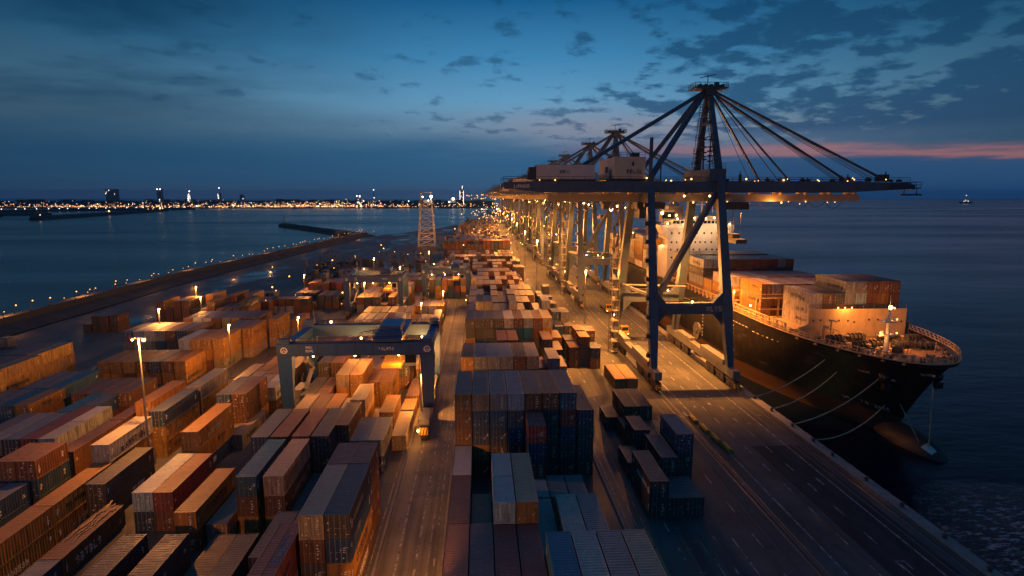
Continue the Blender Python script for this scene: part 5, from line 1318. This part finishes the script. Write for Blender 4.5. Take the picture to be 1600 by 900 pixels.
# ------------------------------------------------------------------ lattice tower
T = empty('lattice_tower', (-41.3,465,0)); tag(T, 'pale tapering steel lattice tower with a bright light on its platform', 'tower')
b = MB(); hb, ht, hz_ = 6.6, 4.2, 36
def cor(z, sx, sy): w_ = hb+(ht-hb)*z/hz_; return (sx*w_, sy*w_, z)
for (sx, sy) in ((-1,-1),(1,-1),(1,1),(-1,1)): b.beam(cor(0,sx,sy), cor(hz_,sx,sy), .7, .7)
cs = [(-1,-1),(1,-1),(1,1),(-1,1)]
for k in range(8):
    z0, z1 = hz_*k/8, hz_*(k+1)/8
    for (p, q) in zip(cs, cs[1:]+cs[:1]):
        b.beam(cor(z0,*p), cor(z1,*q), .32, .32); b.beam(cor(z0,*q), cor(z1,*p), .32, .32); b.beam(cor(z1,*p), cor(z1,*q), .4, .4)
b.build('lattice', M['house_white'], T)
b = MB(); b.box(-5.2,5.2,-5.2,5.2,36,36.5); b.rail([(-5.2,-5.2,36.5),(5.2,-5.2,36.5),(5.2,5.2,36.5),(-5.2,5.2,36.5),(-5.2,-5.2,36.5)],1.2,2.,.08)
for (sx, sy) in cs: b.beam((sx*4,sy*4,36.5),(sx*3.8,sy*3.8,44.5),.6,.6)
b.box(-4.4,4.4,-4.4,4.4,44.3,44.9); b.box(-2,2,-2,2,36.5,39); b.build('platform', M['grey_steel'], T)
b = MB(); b.ball((4.2,-4.8,41.5),.9,8,6); b.ball((-2.2,-4.8,41.2),.5,8,6); b.ball((2,-4.8,38.5),.4,8,6); b.build('floodlight', M['lit_white'], T)
b = MB(); b.box(-7.5,7.5,-7.5,7.5,0,3.2); b.build('tower_base', M['concrete'], T)
point((-37,459,41), 4000, (1,.7,.45)); point((-41,452,10), 1800)

# ------------------------------------------------------------------ town across the water
rg = random.Random(31)
def lit_tower(x, y, w_, d_, h_, lab, kind='slab', lights=6, mat='grey_steel'):
    t = empty('distant_tower', (x,y,0)); tag(t, lab, 'building')
    b = MB(); b.box(-w_/2,w_/2,-d_/2,d_/2,0,h_)
    if kind == 'spire': b.tube((0,0,h_),(0,0,h_*1.25),w_*.3,6,.5); b.box(-w_*.9,w_*.9,-d_,d_,0,h_*.35); b.box(-w_*.65,w_*.65,-d_*.8,d_*.8,h_*.35,h_*.6)
    if kind == 'twin': b.box(-w_/2,-w_/2+w_*.3,-d_/2,d_/2,h_,h_*1.12); b.box(w_/2-w_*.3,w_/2,-d_/2,d_/2,h_,h_*1.12)
    if kind == 'mast': b.tube((0,0,h_),(0,0,h_*1.4),1.6,6,.4)
    b.build('wall', M[mat], t)
    b = MB(); r_ = random.Random(int(x))
    for k in range(lights): b.ball((r_.uniform(-w_/2,w_/2),-d_/2-1,r_.uniform(h_*.1,h_)),r_.uniform(1.,1.6),5,4)
    if kind == 'twin':
        for s in (-1,1): b.ball((s*w_*.35,-d_/2,h_*1.13),2.6,6,4)
    if kind == 'spire':
        for k in range(7): b.ball((r_.uniform(-w_*.3,w_*.3),-d_-1,h_*k/6),2.,5,4)
        b.ball((0,0,h_*1.26),2.6,6,4)
    if kind == 'mast': b.ball((0,0,h_*1.4),2.2,6,4)
    b.build('lit_window', M['city_white'], t)
    return t
def tx(u, D): return (u-750)*D/F
Dc = 2700
def hz_of(vtop, D): return H+(307-vtop)*D*.9885/F
lit_tower(tx(202,Dc),Dc,40,30,hz_of(296,Dc),'dark rectangular tower block, tallest of the town across the bay at left','slab',5)
lit_tower(tx(271,Dc),Dc,18,18,hz_of(299,Dc),'slim dark tower with two bright lights on its roof','twin',3)
lit_tower(tx(314,Dc),Dc,11,11,hz_of(310,Dc)+18,'white floodlit stepped building with a spire on the far shore','spire',8,'house_white')
lit_tower(tx(358,Dc),Dc,11,11,hz_of(302,Dc),'thin lit tower right of the floodlit spire','mast',7)
lit_tower(tx(383,Dc),Dc+60,16,14,hz_of(304,Dc),'low dark block right of the thin lit tower','slab',3)
lit_tower(tx(565,Dc),Dc,18,14,hz_of(308,Dc),'lit low tower in the middle of the far shore','twin',8)
lit_tower(tx(588,Dc),Dc,5,5,hz_of(304,Dc),'very thin mast tower in the middle of the far shore','mast',4)
lit_tower(tx(534,Dc),Dc,16,12,hz_of(311,Dc),'small block left of the lit low tower on the far shore','slab',5)
t = empty('distant_tower', (tx(722,Dc),Dc,0)); tag(t, 'bright outlined skyscraper with a pointed crown beside the crane row', 'building')
hh = hz_of(298,Dc)
b = MB(); b.box(-9,9,-9,9,0,hh); b.hexa([(-9,-9,hh),(9,-9,hh),(9,9,hh),(-9,9,hh),(2,-2,hh+22),(5,-2,hh+22),(5,2,hh+22),(2,2,hh+22)]); b.build('wall', M['dark_steel'], t)
b = MB()
for s in (-1,1): b.box(s*8-.5,s*8+.5,-10.6,-9.6,8,hh)
r_ = random.Random(3)
for k in range(9): b.ball((r_.uniform(-7,7),-10,r_.uniform(6,hh)),1.1,5,4)
for k in range(5): b.ball((1+k*.5,-6,hh+2+k*4.4),1.5,5,4)
b.build('outline_light', M['city_white'], t)
b = MB(); b.ball((tx(709,Dc),Dc,8),(26,20,hz_of(309,Dc)-8),12,8); o = b.build('distant_dome', M['house_white']); tag(o, 'pale floodlit dome left of the outlined skyscraper', 'building')
b = MB(); b.ball((tx(709,Dc),Dc-24,hz_of(309,Dc)-4),6,8,5); b.ball((tx(703,Dc),Dc-24,16),4,6,4); b.ball((tx(716,Dc),Dc-24,14),4,6,4); b.build('floodlight', M['city_white'], o)
# low town and its lights: uncountable
b = MB()
for _ in range(700):
    D = rg.uniform(2420,3600); u = rg.uniform(-10,765); x = tx(u, D); h_ = rg.uniform(6,20)*(1.4 if rg.random() < .15 else 1)
    w_ = rg.uniform(14,60); b.box(x-w_/2,x+w_/2,D,D+20,0,h_)
tag(b.build('town_mass', M['rock']), 'low dark town spread along the far shore', None, None, 'stuff')
for nm, mt, n, hi in (('town_lights','city_warm',1500,24),('pale_town_lights','city_white',260,30)):
    b = MB()
    for _ in range(n):
        D = rg.choice([rg.uniform(2345,2410),rg.uniform(2345,2410),rg.uniform(2400,3500)]); k = rg.random()
        u = rg.gauss(480,95) if k < .5 else (rg.uniform(-5,760) if k < .85 else rg.gauss(190,90))
        if u > 765 or u < -20: continue
        r_ = rg.choice([.6,.8,1.0,1.3,2.4 if rg.random() < .2 else 1.]); z = rg.uniform(2,hi)*(rg.random()**1.6*.8+.2)
        b.ball((tx(u,D),D-6,z),r_*D/2700,5,4)
    tag(b.build(nm, M[mt]), 'scattered lights of the town across the water' if 'pale' not in nm else 'scattered pale lights of the town across the water', None, None, 'stuff')
# low moles in the bay
def mole(p, q, w_, h_, lab):
    p = Vector(p); q = Vector(q); d = (q-p).normalized(); n = Vector((-d.y,d.x,0))*w_
    b = MB(); b.hexa([p-n*2-Vector((0,0,6)),q-n*2-Vector((0,0,6)),q+n*2-Vector((0,0,6)),p+n*2-Vector((0,0,6)),p-n+Vector((0,0,h_)),q-n+Vector((0,0,h_)),q+n+Vector((0,0,h_)),p+n+Vector((0,0,h_))])
    o = b.build('mole', M['rock']); tag(o, lab, 'breakwater'); return o
o = mole((-868,1215,0),(-985,1940,0),6,3.2,'long low dark mole in the left bay with a few lights')
b = MB()
for t_, r_ in ((.45,2.),(.93,2.6),(.96,1.5),(.03,1.),(.8,1.),(.85,1.)): 
    b.ball((-868-117*t_,1215+725*t_,5.5),r_,6,4)
b.build('lamp', M['city_warm'], o)
mole((-1180,1500,0),(-1050,1520,0),8,3,'short dark mole at the left edge of the bay')
o = mole((-1500,1720,0),(-1000,2160,0),7,3,'far mole behind the small lit boat'); b = MB()
for k in range(26): b.ball((-1500+500*k/26+rg.uniform(-6,6),1720+440*k/26,5),1.1,5,4)
b.build('lamp', M['city_white'], o)
# boats
def boat(x, y, s, lab, lightmat='city_warm', nl=9):
    t = empty('distant_boat', (x,y,-4)); tag(t, lab, 'boat')
    b = MB(); b.hexa([(-16*s,-3*s,0),(14*s,-3*s,0),(14*s,3*s,0),(-16*s,3*s,0),(-18*s,-4*s,4*s),(20*s,-4*s,4.5*s),(20*s,4*s,4.5*s),(-18*s,4*s,4*s)]); b.build('hull', M['hull_black'], t)
    b = MB(); b.box(-6*s,4*s,-3*s,3*s,4*s,9*s); b.box(-4*s,2*s,-2*s,2*s,9*s,13*s); b.build('cabin', M['house_white'], t)
    b = MB(); b.tube((-1*s,0,13*s),(-1*s,0,23*s),.5*s,6,.2*s); b.build('mast', M['grey_steel'], t)
    b = MB(); r_ = random.Random(int(x))
    for _ in range(nl): b.ball((r_.uniform(-15*s,14*s),-4.4*s,r_.uniform(4*s,9*s)),.8*s,5,4)
    b.ball((-1*s,0,22*s),.9*s,5,4); b.build('lamp', M[lightmat], t)
boat(tx(28,1420),1420,1.1,'small lit tugboat anchored near the left edge of the bay','city_warm',14)
boat(tx(1533,3900),3900,2.4,'tiny ship with lights on the right horizon','city_white',3)
boat(tx(1140,2300)*1.0,2300,.9,'small boat with white lights on the sea behind the crane boom','city_white',8)
boat(tx(757,1750),1900,.9,'small lit boat near the far end of the quay','city_white',8)
# ------------------------------------------------------------------ vehicles
def tractor(x, y, rz, lab, cargo=None):
    t = empty('terminal_tractor', (x,y,0)); t.rotation_euler.z = rz; tag(t, lab, 'truck', 'terminal tractors working on the apron')
    b = MB(); b.box(-1.1,1.1,-4.2,-2.2,1.1,3.1); b.box(-1.15,1.15,-4.5,-4.2,.6,1.6); cb = b.build('cab', M['yellow'], t)
    b = MB(); b.box(-.95,.95,-4.23,-4.2,1.9,2.9); b.box(1.1,1.13,-3.9,-2.6,1.9,2.9); b.box(-1.13,-1.1,-3.9,-2.6,1.9,2.9); b.build('window', M['window'], cb)
    b = MB(); b.box(-.5,.5,-4.2,8,.8,1.1); b.box(-1.2,1.2,-.5,8,1.1,1.35); b.build('chassis', M['dark_steel'], t)
    for y_ in (-3.4,-.9,5.6,6.9):
        for s in (-1,1):
            q = MB(); q.tube((s*.75,y_,.5),(s*1.15,y_,.5),.5,12); q.build('wheel', M['rubber'], t)
    for s in (-1,1):
        q = MB(); q.ball((s*.8,-4.54,1.),.10,6,4); q.build('headlight', M['lit'], t)
    return t
tractor(27.6,206,.15,'yellow terminal tractor on the apron beside the far container rows')
tractor(43.,176,0,'yellow terminal tractor between the legs of the nearest quay crane')
tractor(46,212,0,'yellow terminal tractor parked by the second quay crane')
tractor(29,262,0,'yellow terminal tractor by the tall lamp post near the centre block')
tractor(42,252,3.14,'yellow terminal tractor driving away along the quay road')
point((-10.6,95.6,2.2), 260)
b = MB(); b.box(-3,3,-1.4,1.4,.6,1.9); b.box(-3.2,3.2,-1.5,1.5,.35,.6); b.box(1,2.8,-1.2,1.2,1.9,3.1)
for x in (-2.2,2.2):
    for s in (-1,1): b.tube((x,s*1.0,.5),(x,s*1.5,.5),.5,12)
tag(b.build('work_boat_trailer', M['grey_steel'], None, (-133,168,0)), 'pale covered trailer parked beside the sea wall at far left', 'trailer')
b = MB(); b.hexa([(-6,-1.6,.5),(6,-1.6,.5),(6,1.6,.5),(-6,1.6,.5),(-4.6,-1,2.4),(4.8,-1,2.4),(4.8,1,2.4),(-4.6,1,2.4)])
b = MB(); r_ = random.Random(41)
for _ in range(120):
    x = r_.uniform(-95,-28); y = r_.uniform(305,375); k = r_.random()
    if k < .4: h_ = r_.uniform(3,11); b.box(x-.15,x+.15,y-.15,y+.15,0,h_); b.box(x-r_.uniform(.5,3),x+.8,y-.3,y+.3,h_*.8,h_*.8+.4)
    elif k < .8: b.box(x-r_.uniform(1,3),x+r_.uniform(1,3),y-1.2,y+1.2,0,r_.uniform(1.2,3.6))
    else: b.beam((x,y,.5),(x+r_.uniform(-4,4),y+1,r_.uniform(4,9)),.4,.4)
tag(b.build('yard_clutter', M['dark_steel']), 'jumble of small machinery and poles on the apron before the lattice tower', None, None, 'stuff')
b = MB(); r_ = random.Random(42)
for _ in range(46): b.ball((r_.uniform(-95,-10),r_.uniform(205,380),r_.choice([1.2,3,5,8,11])+r_.random()),r_.choice([.12,.18,.3]),5,4)
tag(b.build('yard_lights', M['lit_soft']), 'scattered small work lights across the far yard', None, None, 'stuff')
# scattered lights of the distant quay
b = MB(); r_ = random.Random(17)
for _ in range(260):
    y = r_.uniform(330,1500); x = r_.choice([r_.uniform(-20,56), r_.uniform(20,56)]); b.ball((x,y,r_.choice([2,4,9,16,24,36,42])+r_.uniform(0,3)),.26+y/3600,5,4)
tag(b.build('distant_lights', M['lit_soft']), 'many small work lights on the distant quay and its cranes', None, None, 'stuff')
for (x, y, z, p_) in ((10,395,18,18000),(-8,345,14,12000),(15,500,20,50000),(0,620,20,60000),(15,760,20,70000),(45,340,25,50000)): point((x,y,z), p_)
print('objects', len(bpy.data.objects), 'lights', sum(o.type == 'LIGHT' for o in bpy.data.objects))
